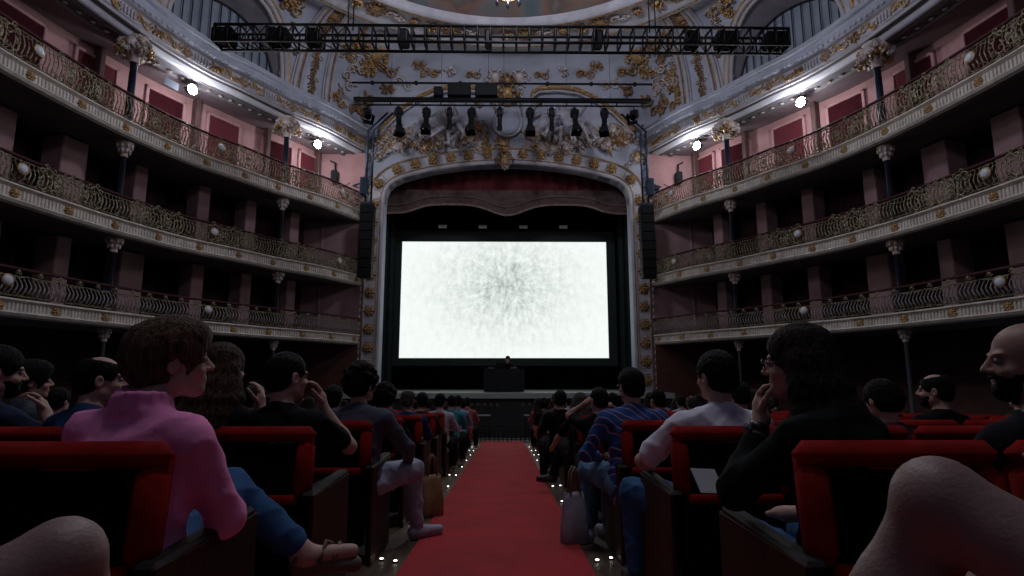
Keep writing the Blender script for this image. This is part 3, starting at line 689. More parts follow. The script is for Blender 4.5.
# ================================================================ HUNG EQUIPMENT
# big box truss
def box_truss():
    t = thing('lighting_truss', 'long black box truss hung across the hall below the ceiling', 'truss', (0, 0, 0))
    y0, z0, w, x0, x1 = 12.0, 8.49, .40, -6.6, 6.6
    for dy in (0, w):
        for dz in (0, w):
            mb = MB(); mb.tube([(x0, y0 + dy, z0 + dz), (x1, y0 + dy, z0 + dz)], .035, 8); mb.build('chord', M_black, t)
    n = 44; st_ = (x1 - x0) / n
    for i in range(n + 1):
        x = x0 + i * st_; mb = MB()
        for a, b_ in (((0, 0), (0, w)), ((w, 0), (w, w)), ((0, 0), (w, 0)), ((0, w), (w, w))): mb.tube([(x, y0 + a[0], z0 + a[1]), (x, y0 + b_[0], z0 + b_[1])], .025, 5)
        if i < n and (i < 10 or i > n - 11):
            mb.tube([(x, y0, z0), (x + st_, y0, z0 + w)], .013, 5); mb.tube([(x, y0, z0), (x + st_, y0 + w, z0)], .013, 5)
        mb.build('cross_brace', M_black, t)
    for x, wd in ((-6.45, .5), (-6.3, .2), (6.3, .4), (6.5, .3), (-4.4, .3), (4.4, .3), (-2.3, .22), (2.2, .22), (-.35, .16), (5.2, .5), (-5.2, .5)):
        mb = MB(); mb.rbox(x - wd / 2, x + wd / 2, y0 + .02, y0 + w - .02, z0 + .02, z0 + w - .02, .04); mb.build('motor_box', M_black, t)
    for x in (-3.62, -3.5, 3.42, 3.56):
        mb = MB(); mb.tube([(x, y0 + .2, z0 + w), (x, y0 + .2, 11.85)], .016, 5); mb.build('hanging_rod', M_black, t)
box_truss()
# lighting bar with spotlights
yb = 17.0
lb = thing('lighting_bar', 'black lighting bar of two pipes hung before the stage arch', 'bar')
mb = MB(); mb.tube([(-4.76, yb, 9.63), (4.68, yb, 9.63)], .085, 8); mb.build('thick_pipe', M_black, lb)
mb = MB(); mb.tube([(-4.76, yb, 9.45), (4.68, yb, 9.45)], .03, 8); mb.build('thin_pipe', M_black, lb)
for x in np.linspace(-4.4, 4.4, 12): mb = MB(); mb.rbox(x - .02, x + .02, yb - .02, yb + .02, 9.42, 9.66, .005); mb.build('clamp', M_black, lb)
for x, w_, h_ in ((-2.08, .27, .3), (-1.42, .72, .42), (-.56, .70, .42)):
    mb = MB(); mb.rbox(x - w_ / 2, x + w_ / 2, yb - .2, yb + .2, 9.7, 9.7 + h_, .02); mb.build('dimmer_box', M_black, lb)
for x in (-3.6, -.5, 3.4): mb = MB(); mb.tube([(x, yb, 9.63), (x, yb, 11.3)], .006, 4); mb.build('steel_wire', M_cable, lb)
ub = thing('slim_bar', 'slim black pipe hung above the row of spotlights', 'bar')
mb = MB(); mb.tube([(-4.85, yb, 10.2), (4.76, yb, 10.2)], .035, 8); mb.build('pipe', M_black, ub)
for x in np.linspace(-4.2, 4.2, 7): mb = MB(); mb.rbox(x - .05, x + .05, yb - .04, yb + .04, 10.14, 10.26, .01); mb.build('clamp', M_black, ub)
for x in (-2.0, 0, 2): mb = MB(); mb.tube([(x, yb, 10.2), (x, yb, 11.3)], .006, 4); mb.build('steel_wire', M_cable, ub)
def spotlight(x, kind, tilt, yaw, label):
    t = thing('spotlight', label, 'spotlight', (x, yb, 9.45), 0, 'spotlights on the bar above the stage')
    mb = MB(); mb.tube([(0, 0, 0), (0, 0, -.12)], .018, 6); mb.tube([(-.13, 0, -.28), (-.13, 0, -.12), (.13, 0, -.12), (.13, 0, -.28)], .014, 5); mb.build('yoke', M_black, t)
    R = Matrix.Translation((0, 0, -.28)) @ Matrix.Rotation(yaw, 4, 'Z') @ Matrix.Rotation(tilt, 4, 'X')
    L = .78 if kind == 'long' else .34
    mb = MB(); r = .11 if kind != 'slim' else .09
    if kind == 'slim': L = .72
    mb.lathe([(0, .2), (r * .8, .2), (r, .12), (r, -.05), (r * .8, -.1), (r * .75, -L * .55), (r * .95, -L * .56), (r * .95, -L * .74), (r * .9, -L * .75), (0, -L * .74)], 12, m=R)
    mb.rbox(-r * 1.1, r * 1.1, -r * 1.1, r * 1.1, -.08, .08, .02, m=R); mb.build('lamp_body', M_black, t)
    if kind != 'slim':
        mb = MB()
        for a, b_, c_, d in ((-1, -1, -1, 1), (1, 1, -1, 1), (-1, 1, -1, -1), (-1, 1, 1, 1)):
            q0, q1 = (a * r, c_ * r), (b_ * r, d * r); e = 1.35
            v = [(q0[0], q0[1], -L * .72), (q1[0], q1[1], -L * .72), (q1[0] * e, q1[1] * e, -L * .72 - .2), (q0[0] * e, q0[1] * e, -L * .72 - .2)]
            n_ = np.array([q0[0] + q1[0], q0[1] + q1[1], 0.]); n_ = n_ / np.linalg.norm(n_) * .01
            v2 = [tuple(np.array(p) + n_) for p in v]; mb.add([tuple(R @ Vector(p)) for p in v + v2], [(0, 1, 2, 3), (7, 6, 5, 4), (0, 4, 5, 1), (2, 6, 7, 3), (1, 5, 6, 2), (0, 3, 7, 4)])
        mb.build('barn_door', M_black, t)
spots = [(-4.33, 'short', -.7, .5, 'small stubby black spotlight at the left end of the bar'), (-3.33, 'long', -.15, .6, 'long black spotlight tilted with open barn doors, second from the left end'), (-2.45, 'long', -.35, .1, 'black spotlight, third from the left end of the bar'),
         (-1.72, 'slim', -.1, .1, 'narrow black spotlight, fourth from the left end of the bar'), (-1.02, 'long', -.3, -.1, 'broad black spotlight, fifth from the left end of the bar'), (-.13, 'slim', .05, 0, 'slim black spotlight hanging at the middle of the bar above the shield'),
         (.83, 'long', -.25, 0, 'broad black spotlight just right of the bar middle'), (1.52, 'slim', .05, 0, 'slim black spotlight between two broad ones on the bar'), (2.25, 'long', -.3, .1, 'broad black spotlight, third from the right end of the bar'), (3.2, 'long', -.25, -.3, 'black spotlight leaning, second from the right end of the bar'), (4.15, 'short', -.8, -.5, 'stubby round black spotlight at the right end of the bar')]
for a in spots: spotlight(*a)
# speaker towers and line arrays
for sx in (-1, 1):
    nm = SIDE[sx]; X = XC + sx * 4.52
    t = thing('speaker_tower', 'blue black steel hanging frame holding the %s speaker column' % nm, 'frame')
    for dx in (-.09, .09):
        mb = MB(); mb.tube([(X + dx, 17.9, 6.55), (X + dx, 17.9, 9.0), (X + dx - sx * .62, 17.9, 9.62)], .035, 6); mb.build('steel_tube', M_steel, t)
    for z in np.arange(6.75, 9, .28): mb = MB(); mb.tube([(X - .09, 17.9, z), (X + .09, 17.9, z + .14)], .014, 5); mb.build('brace', M_steel, t)
    mb = MB(); mb.rbox(X - .12 + sx * .1, X + .12 + sx * .32, 17.78, 18.0, 6.95, 7.1, .02); mb.rbox(X + sx * .15 - .12, X + sx * .15 + .12, 17.75, 18.05, 6.75, 7.35, .03); mb.build('bracket', M_steel, t)
    mb = MB(); mb.tube([(X + sx * .2, 17.9, 7.0), (X + sx * .62, 18.3, 7.22), (X + sx * .5, 18.6, 7.4)], .03, 5); mb.build('wall_arm', M_steel, t)
    t = thing('speaker_column', 'tall narrow black speaker column hanging %s of the stage opening' % nm, 'speaker')
    for i in range(8):
        z1 = 6.42 - i * .3; mb = MB(); sl = (i - 3) * .006
        mb.rbox(X - .22, X + .22, 17.7 - sl, 18.05 - sl, z1 - .292, z1, .02); ob = mb.build('speaker_box', mat('speaker_black', (.004, .005, .0055), .7, var=.2, spec=.2), t)
        mb = MB(); mb.rbox(X - .20, X + .20, 17.685 - sl, 17.70 - sl, z1 - .28, z1 - .015, .005)
        mb.build('speaker_grille', mat('speaker_grille', (.006, .0065, .007), .7, spec=.2), ob)
    mb = MB(); mb.rbox(X - .2, X + .2, 17.75, 18.0, 6.42, 6.5, .01); mb.tube([(X - .1, 17.9, 6.5), (X - .09, 17.9, 6.8)], .015, 5); mb.tube([(X + .1, 17.9, 6.5), (X + .09, 17.9, 6.8)], .015, 5); mb.build('rigging_plate', M_steel, t)
    p = pl(.9 if sx < 0 else .7, DEEP * .55, sx, 7.75); t = thing('wall_speaker', 'small black speaker with cable on the pink %s end wall' % nm, 'speaker')
    x = XC + sx * 5.95; mb = MB(); mb.rbox(x - .11, x + .11, 18.75, 19.0, 7.55, 7.95, .03); mb.build('speaker_box', M_stageblack, t)
    mb = MB(); mb.tube([(x, 18.9, 7.95), (x + sx * .02, 18.9, 8.25), (x + sx * .2, 18.95, 8.35)], .03, 5); mb.build('bracket', M_stageblack, t)
    mb = MB(); mb.tube([(x, 18.88, 7.55), (x - sx * .15, 18.7, 7.3), (x - sx * .45, 18.4, 7.22), (x - sx * .75, 18.1, 7.25)], .014, 5); mb.build('cable', M_cable, t)
# flood lamps of the upper boxes
for side, s, nm in ((-1, 5.98, 'between the two columns of the left top balcony'), (-1, 1.92, 'beside the stage end of the left top balcony'), (1, 1.96, 'beside the stage end of the right top balcony'), (1, 5.48, 'between the two columns of the right top balcony')):
    p = pl(s, .42, side, 8.32); t = thing('flood_lamp', 'glaring white flood lamp ' + nm, 'lamp', p)
    nv = nrm(s, side); m = frame((0, 0, 0), tan_(s, side), nv)
    mb = MB(); mb.lathe([(0, -.14), (.08, -.13), (.13, -.02), (.14, .03)], 16, m=m); mb.build('housing', M_black, t)
    mb = MB(); mb.lathe([(.13, .03), (.13, .06), (.08, .10), (0, .12)], 16, m=m); mb.build('lens', M_flood, t)
    mb = MB(); mb.tube([(0, 0, .12), (0, 0, .30)], .015, 6); mb.build('hanger', M_black, t)
    mb = MB(); mb.rbox(-.02, .02, -.16, .16, -.1, .12, .01, m=m @ Matrix.Rotation(PI / 2, 4, 'Z')); mb.build('yoke', M_black, t)
    lamp('flood_light', 'POINT', tuple(nv * .16 + Vector((0, 0, -.34))), 26, (.92, .94, 1), .1, parent=t)
# small monitor panel at the left flood lamp
p = pl(6.45, .5, -1, 8.25); t = thing('paper_notice', 'small white notice beside the left column flood lamp', 'sign', p); mb = MB(); mb.rbox(-.2, .2, -.1, .1, -.01, .01, .004, m=frame((0, 0, 0), tan_(6.4, -1), nrm(6.4, -1))); mb.build('notice_panel', mat('notice_white', (.12, .14, .18), .5), t)

# chandelier: only its lowest crystals reach into view
t = thing('chandelier', 'crystal chandelier of which only the lowest drops show above the truss', 'chandelier', (.1, 10.6, 8.58))
M_crystal = mat('crystal', (.20, .25, .38), .12, spec=1.); M_crystal2 = mat('crystal_pink', (.34, .18, .22), .15, spec=1.)
mb = MB(); mb.lathe([(.02, 3.2), (.02, 1.4), (.1, 1.3), (.06, 1.0), (.12, .8), (.05, .5), (.2, .4), (.06, .3)], 12); mb.build('stem', M_gold2, t)
for r, z in ((.32, .16), (.62, .5), (.9, .95)):
    mb = MB(); mb.tube([(r * math.cos(a), r * math.sin(a), z) for a in np.linspace(0, 2 * PI, 36)], .018, 5, cap=False); mb.build('ring', M_gold2, t)
    for j in range(int(r * 26)):
        a = j * 2 * PI / int(r * 26); mb = MB(); mb.lathe([(0, .02), (.03, -.05), (.045, -.12), (0, -.2)], 6, (r * math.cos(a), r * math.sin(a), z)); mb.build('crystal_drop', M_crystal if j % 3 else M_crystal2, t)
for j in range(8):
    a = j * PI / 4; mb = MB(); mb.tube([(.08 * math.cos(a), .08 * math.sin(a), .9), (.5 * math.cos(a), .5 * math.sin(a), .6), (.9 * math.cos(a), .9 * math.sin(a), .95)], .015, 5); mb.build('arm', M_gold2, t)

# ================================================================ ON THE STAGE AND IN THE PIT
t = thing('performer_table', 'black draped table on the stage before the screen', 'table', (XC - .1, 19.6, ZD))
mb = MB(); mb.rbox(-.66, .66, -.38, .38, .72, .76, .01); mb.build('tabletop', M_black, t)
mb = MB(); P = []
for q in np.linspace(0, 1, 80):
    per = q * (4 * .66 + 4 * .36); w_ = 1.32; h_ = .72
    if per < w_: x, y = -.66 + per, -.385
    elif per < w_ + h_: x, y = .665, -.385 + per - w_
    elif per < 2 * w_ + h_: x, y = .66 - (per - w_ - h_), .385
    else: x, y = -.665, .385 - (per - 2 * w_ - h_)
    wv = .015 * math.sin(q * 130); P.append([(x * (1 + wv), y * (1 + wv), .76), (x * (1.01 + wv), y * (1.01 + wv), .02)])
mb.grid(P, smooth=True); mb.build('table_cloth', mat('black_cloth', (.010, .012, .012), .9, var=.3, bump=.3), t)
t = thing('laptop', 'dark laptop open on the draped stage table', 'laptop', (XC - .22, 19.6, ZD + .765))
mb = MB(); mb.rbox(-.16, .16, -.11, .11, 0, .018, .004); mb.build('keyboard_base', M_black, t); mb = MB(); mb.rbox(-.16, .16, -.125, -.11, .015, .2, .004); mb.build('screen_lid', M_black, t)
for x, w_, nm in ((-.45, .22, 'grey mixer box on the left end of the stage table'), (.34, .24, 'grey mixer box on the right end of the stage table')):
    t = thing('mixer', nm, 'mixer', (XC - .1 + x, 19.55, ZD + .76)); mb = MB(); mb.rbox(-w_ / 2, w_ / 2, -.12, .12, 0, .06, .01); mb.build('mixer_case', mat('mixer_grey', (.08, .09, .09), .5), t)
    for i in range(5): mb = MB(); mb.lathe([(.012, .06), (.01, .085), (0, .085)], 8, (-w_ / 2 + .03 + i * .04, 0, 0)); mb.build('knob', M_black, t)
# low picket fence
t = thing('picket_fence', 'low dark picket rail at the far end of the red carpet', 'fence', (XC, 16.0, fl(16)))
for i in range(31): mb = MB(); mb.tube([(-1.8 + i * .12, 0, 0), (-1.8 + i * .12, 0, .44)], .013, 5); mb.build('picket', M_black, t)
mb = MB(); mb.tube([(-1.85, 0, .44), (1.85, 0, .44)], .018, 6); mb.tube([(-1.85, 0, .06), (1.85, 0, .06)], .014, 6); mb.build('rail', M_black, t)
for x, nm in ((-.72, 'small grey side table left of the pit centre'), (.72, 'small grey side table right of the pit centre')):
    t = thing('side_table', nm, 'table', (XC + x, 16.9, fl(16.9))); mb = MB(); mb.rbox(-.24, .24, -.2, .2, .68, .71, .01); mb.build('table_top', mat('table_grey', (.12, .12, .13), .5), t)
    for a in (-.2, .2):
        for b_ in (-.16, .16): mb = MB(); mb.tube([(a, b_, 0), (a, b_, .68)], .015, 5); mb.build('leg', M_black, t)

# ================================================================ SEATS
ROW0, PITCH = 1.41, 1.115
def rowy(k): return ROW0 + PITCH * (k - 1)
COLS = 9
def seatx(j): return 1.05 + .555 * j
ordn = ['first', 'second', 'third', 'fourth', 'fifth', 'sixth', 'seventh', 'eighth', 'ninth', 'tenth', 'eleventh', 'twelfth', 'thirteenth', 'fourteenth']
def seat_template(kind, side, label, loc, low=False):
    """kind aisle: arm and tall wooden end panel on the aisle side (local side -side), plus arm on the other side"""
    t = thing('theatre_seat', label, 'seat', loc, group='red velvet seats of the stalls')
    tilt = Matrix.Rotation(-.10, 4, 'X')
    T = Matrix.Translation((0, 0, .42)) @ tilt
    mb = MB(); w = .258
    mb.rbox(-w, w, 0, .09, .395, .462, .03, m=T)
    for sx in (-1, 1): a, b_ = sorted((sx * w, sx * (w - .075))); mb.rbox(a, b_, 0, .085, .17, .40, .025, m=T)
    mb.rbox(-w + .02, w - .02, .05, .13, .0, .45, .03, m=T); mb.rbox(-w + .05, w - .05, 0, .06, .135, .175, .01, m=T)
    mb.sm = [True] * len(mb.sm); mb.build('seat_back', M_velvet, t)
    mb = MB(); mb.rbox(-w + .07, w - .07, .012, .06, .17, .39, .01, m=T); mb.rbox(-w + .01, w - .01, .02, .06, -.28, .17, .01, m=T); mb.build('back_panel', M_backpanel, t)
    mb = MB(); mb.rbox(-w + .02, w - .02, .10, .56, .34, .45, .04); mb.build('seat_cushion', M_velvet, t)
    arms = [side] + ([-side] if kind == 'aisle' else [])
    for sx in arms:
        x = sx * .278 if sx == side else sx * .262; A = Matrix.Translation((x, 0, 0)); mb = MB(); mb.rbox(-.028, .028, .02, .56, .575, .605, .01, m=A @ Matrix.Rotation(.03, 4, 'X')); mb.build('armrest', M_armtop, t)
        mb = MB(); mb.rbox(-.014, .014, .04, .54, .0, .575, .006, m=A); mb.build('side_panel', M_wood, t)
    if kind == 'aisle':
        mb = MB(); mb.rbox(-.292, -.272, .0, .56, .01, .60, .006, m=Matrix.Diagonal((side, 1, 1, 1))); mb.f = [q[::-1] if side < 0 else q for q in mb.f]; mb.build('end_panel', M_wood, t)
    return t
tmpl = {}
for side in (-1, 1):
    for k in range(0, 13):
        for j in range(COLS if k else 2):
            kind = 'aisle' if j == 0 else 'inner'; y = rowy(k); loc = (side * seatx(j), y, fl(y + .3))
            if k == 0: lab = 'dark seat in the row at the camera, %s from the carpet, %s block' % (ordn[j], SIDE[side])
            else: lab = 'red velvet seat, %s from the carpet in the %s row ahead, %s block' % (ordn[j], ordn[k - 1], SIDE[side])
            if (kind, side) not in tmpl: tmpl[kind, side] = seat_template(kind, side, lab, loc)
            else: copy_tree(tmpl[kind, side], loc, lab)
# step lights in the parquet at the end of each row
t0 = None
for side in (-1, 1):
    for k in range(1, 13):
        for i, dx in enumerate((.625, .72)):
            y = 3.74 - PITCH * 2 + PITCH * (k - 1) + .05 * i; loc = (side * dx, y, fl(y) + .012)
            lab = 'tiny %s floor light at the %s row ahead, %s of the carpet' % (('inner', 'outer')[i], ordn[k - 1], SIDE[side])
            if t0 is None:
                t0 = thing('floor_light', lab, 'light', loc, group='glowing floor lights along the carpet')
                mb = MB(); mb.lathe([(.018, -.006), (.018, .003), (.012, .005)], 10); mb.build('light_rim', M_steel, t0); mb = MB(); mb.lathe([(.013, .003), (.009, .009), (0, .010)], 10); mb.build('light_lens', M_led, t0)
            else: copy_tree(t0, loc, lab)
# ================================================================ PEOPLE: signed distance bodies, one continuous surface each
def V3(*a): return np.array(a, float)
def capd(X, Y, Z, a, b, ra, rb):
    ab = b - a; L2 = float(ab @ ab) + 1e-9
    t = np.clip(((X - a[0]) * ab[0] + (Y - a[1]) * ab[1] + (Z - a[2]) * ab[2]) / L2, 0, 1)
    return np.sqrt((X - a[0] - ab[0] * t) ** 2 + (Y - a[1] - ab[1] * t) ** 2 + (Z - a[2] - ab[2] * t) ** 2) - (ra + (rb - ra) * t)
def elld(X, Y, Z, c, r, R):
    x, y, z = X - c[0], Y - c[1], Z - c[2]
    u = (R[0][0] * x + R[1][0] * y + R[2][0] * z) / r[0]; v = (R[0][1] * x + R[1][1] * y + R[2][1] * z) / r[1]; w = (R[0][2] * x + R[1][2] * y + R[2][2] * z) / r[2]
    k = np.sqrt(u * u + v * v + w * w); k2 = np.sqrt((u / r[0]) ** 2 + (v / r[1]) ** 2 + (w / r[2]) ** 2)
    return k * (k - 1) / (k2 + 1e-9)
I3 = np.eye(3)
class Sdf:
    def __init__(s): s.p = []
    def cap(s, a, b, ra, rb=None, k=.02, sub=False): s.p.append(('c', np.array(a, float), np.array(b, float), ra, ra if rb is None else rb, k, sub)); return s
    def ell(s, c, r, R=I3, k=.02, sub=False): s.p.append(('e', np.array(c, float), np.array(r, float), np.array(R), None, k, sub)); return s
    def box(s, pr):
        if pr[0] == 'c':
            m = max(pr[3], pr[4]); return np.minimum(pr[1], pr[2]) - m, np.maximum(pr[1], pr[2]) + m
        m = max(pr[2]); return pr[1] - m, pr[1] + m
    def mesh(s, name, material, h=.012, fine=(), noise=None, noff=0.):
        bs = [s.box(p) for p in s.p if not p[6]]
        lo = np.min([b[0] for b in bs], 0) - .03; hi = np.max([b[1] for b in bs], 0) + .03
        ax = []
        for i in range(3):
            x = lo[i]; A = [x]
            while x < hi[i]:
                st = h
                for c, r, hf in fine:
                    if c[i] - r < x < c[i] + r: st = min(st, hf)
                x += st; A.append(x)
            ax.append(np.array(A))
        F = np.full([len(a) for a in ax], .5, np.float32)
        for p in s.p:
            b0, b1 = s.box(p); pad = p[5] + 2.2 * h
            sl = [slice(max(0, np.searchsorted(ax[i], b0[i] - pad) - 1), np.searchsorted(ax[i], b1[i] + pad) + 1) for i in range(3)]
            X = ax[0][sl[0]][:, None, None]; Y = ax[1][sl[1]][None, :, None]; Z = ax[2][sl[2]][None, None, :]
            d = capd(X, Y, Z, *p[1:5]) if p[0] == 'c' else elld(X, Y, Z, p[1], p[2], p[3])
            G = F[sl[0], sl[1], sl[2]]; k = p[5]
            if p[6]:
                t = np.clip(.5 - .5 * (G + d) / k, 0, 1); F[sl[0], sl[1], sl[2]] = G + (-d - G) * t + k * t * (1 - t)
            else:
                t = np.clip(.5 + .5 * (d - G) / k, 0, 1); F[sl[0], sl[1], sl[2]] = d + (G - d) * t - k * t * (1 - t)
        if noise: F += noise(ax[0][:, None, None], ax[1][None, :, None], ax[2][None, None, :]).astype(np.float32)
        v, f = nets(F, ax); me = bpy.data.meshes.new(name); me.from_pydata(v.tolist(), [], f.tolist()); me.polygons.foreach_set('use_smooth', [True] * len(f)); me.update(); me.materials.append(material)
        return me
def nets(F, ax):
    S = F < 0; nx, ny, nz = F.shape; cid = lambda i, j, k: (i * ny + j) * nz + k
    ids = []; pos = []; quads = []
    for a in range(3):
        A = [slice(None)] * 3; B = [slice(None)] * 3; A[a] = slice(0, -1); B[a] = slice(1, None)
        m = S[tuple(A)] != S[tuple(B)]; I = np.argwhere(m); o1, o2 = (a + 1) % 3, (a + 2) % 3
        I = I[(I[:, o1] > 0) & (I[:, o2] > 0)]
        if not len(I): continue
        J = I.copy(); J[:, a] += 1; fa = F[I[:, 0], I[:, 1], I[:, 2]]; fb = F[J[:, 0], J[:, 1], J[:, 2]]; t = fa / (fa - fb)
        P = np.stack([ax[i][I[:, i]] for i in range(3)], 1); P[:, a] = ax[a][I[:, a]] * (1 - t) + ax[a][J[:, a]] * t
        q = []
        for d1, d2 in ((-1, -1), (0, -1), (0, 0), (-1, 0)):
            K = I.copy(); K[:, o1] += d1; K[:, o2] += d2; c = cid(K[:, 0], K[:, 1], K[:, 2]); q.append(c); ids.append(c); pos.append(P)
        q = np.stack(q, 1); inv = ~(fa < 0); q[inv] = q[inv][:, ::-1]; quads.append(q)
    ids = np.concatenate(ids); pos = np.concatenate(pos); Q = np.concatenate(quads)
    u, inv = np.unique(ids, return_inverse=True); cnt = np.bincount(inv)
    v = np.stack([np.bincount(inv, pos[:, i]) / cnt for i in range(3)], 1)
    return v, np.searchsorted(u, Q)

def rotm(yaw=0, pitch=0, roll=0):
    """columns right, forward, up; yaw>0 turns to the figure's left, pitch>0 looks up"""
    m = Matrix.Rotation(yaw, 3, 'Z') @ Matrix.Rotation(pitch, 3, 'X') @ Matrix.Rotation(roll, 3, 'Y')
    return np.array(m)
def ik(a, t, l1, l2, pole):
    d = t - a; L = np.linalg.norm(d); 
    if L > (l1 + l2) * .985: t = a + d / L * (l1 + l2) * .985; d = t - a; L = np.linalg.norm(d)
    u = d / L; x = (l1 * l1 - l2 * l2 + L * L) / (2 * L); h = math.sqrt(max(1e-6, l1 * l1 - x * x))
    p = np.array(pole, float); p = p - u * (p @ u); p /= np.linalg.norm(p) + 1e-9
    return a + u * x + p * h, t

def head_prims(S, hc, R, g=1., female=False, detail=True, bald=False):
    q = lambda x, y, z: hc + R @ (V3(x, y, z) * g)
    E = lambda c, r, k=.015, sub=False: S.ell(q(*c), np.array(r) * g, R, k, sub)
    E((0, -.012, .032), (.074, .094, .085), .02); E((0, .03, -.04), (.055, .062, .068), .035)
    E((0, .062, -.092), (.026, .022, .018), .02); S.cap(q(-.05, .0, -.06), q(-.012, .062, -.09), .014 * g, .012 * g, .03); S.cap(q(.05, .0, -.06), q(.012, .062, -.09), .014 * g, .012 * g, .03)
    if detail:
        S.cap(q(0, .082, .018), q(0, .108, -.022), .008 * g, .011 * g, .012); E((.011, .098, -.027), (.009, .01, .007), .006); E((-.011, .098, -.027), (.009, .01, .007), .006)
        E((-.028, .076, .024), (.024, .014, .008), .012); E((.028, .076, .024), (.024, .014, .008), .012)
        E((-.03, .090, .002), (.016, .013, .010), .01, True); E((.03, .090, .002), (.016, .013, .010), .01, True)
        E((-.038, .06, -.03), (.02, .02, .016), .02); E((.038, .06, -.03), (.02, .02, .016), .02)
        E((0, .084, -.056), (.022, .012, .006), .006); E((0, .083, -.067), (.019, .012, .007), .006); S.cap(q(-.02, .096, -.0615), q(.02, .096, -.0615), .0025 * g, None, .004, True)
    for sx in (-1, 1):
        E((sx * .080, -.012, -.008), (.010, .020, .033), .006)
        if detail: E((sx * .088, -.008, -.006), (.007, .010, .017), .006, True)

def hand_prims(S, w, d, n, side, curl=.4, g=1., detail=True, spread=.12):
    """w wrist, d finger direction, n palm normal (palm faces n)"""
    d = d / np.linalg.norm(d); n = n - d * (n @ d); n /= np.linalg.norm(n); s = np.cross(d, n) * side   # s points to thumb side
    R = np.stack([s, d, n], 1); c = w + d * .045 * g
    S.ell(c, np.array((.038, .05, .015)) * g, R, .015); S.cap(w, c, .024 * g, .024 * g, .02)
    if not detail:
        S.ell(c + d * .06 * g + n * .02 * curl, np.array((.034, .045, .014)) * g, R, .02); return
    for i, (o, l) in enumerate(((.028, .072), (.009, .082), (-.010, .076), (-.028, .060))):
        p = w + (d * .085 + s * o) * g; a = curl * .5; dd = d + s * spread * (1.5 - i) * .35
        for j, f_ in enumerate((.42, .32, .26)):
            a += curl * (.55 if j else .2); e = (dd * math.cos(a) + n * math.sin(a)); e /= np.linalg.norm(e); q_ = p + e * l * f_ * g
            S.cap(p, q_, (.0088 - .001 * j) * g, (.0080 - .001 * j) * g, .004); p = q_
    p = w + (d * .025 + s * .03) * g; e = d * .62 + s * .68 + n * .35
    for j, l in enumerate((.04, .03, .025)):
        e /= np.linalg.norm(e); q_ = p + e * l * g; S.cap(p, q_, (.012 - .0015 * j) * g, (.010 - .0015 * j) * g, .006); p = q_; e = e + d * .35 + n * .3 * curl

SKIN = {'light': mat('skin_light', (.50, .30, .235), .55, var=.08, scale=30, bump=.08, bscale=180), 'tan': mat('skin_tan', (.36, .20, .15), .5, var=.08, scale=30, bump=.08, bscale=180), 'pale': mat('skin_pale', (.27, .17, .15), .5, var=.1, scale=18, bump=.12, bscale=150)}
def cloth(name, col, var=.15, **k): return mat('cloth_' + name, tuple(col), .85, var=var, scale=9, bump=.35, bscale=14, spec=.12, **k)
def hairm(name, col, c2=None): return mat('hair_' + name, col, .6, var=.45, spec=.12, scale=30, bump=.8, bscale=60, stretch=(3, 3, .35), col2=c2)
HAIR = {'black': hairm('black', (.006, .0055, .006)), 'brown': hairm('dark_brown', (.018, .010, .007)), 'auburn': hairm('auburn', (.06, .032, .022), (.17, .095, .06)), 'wavy': hairm('chestnut', (.03, .018, .012), (.10, .06, .035)), 'grey': hairm('grey', (.06, .055, .05))}
M_jeans = cloth('blue_denim', (.035, .10, .22)); M_ljeans = cloth('washed_denim', (.10, .19, .30)); M_wjeans = cloth('pale_trousers', (.34, .36, .44)); M_bltr = cloth('black_trousers', (.010, .010, .013)); M_shoe = mat('dark_shoe', (.02, .022, .03), .5, var=.2); M_shoeg = mat('grey_canvas_shoe', (.34, .36, .44), .8, var=.2); M_shoew = mat('pale_sneaker', (.30, .30, .33), .7, var=.2); M_glass = mat('spectacle_frame', (.02, .02, .02), .3)
M_eye = mat('eye_white', (.22, .21, .20), .3); M_iris = mat('iris', (.02, .014, .01), .2)

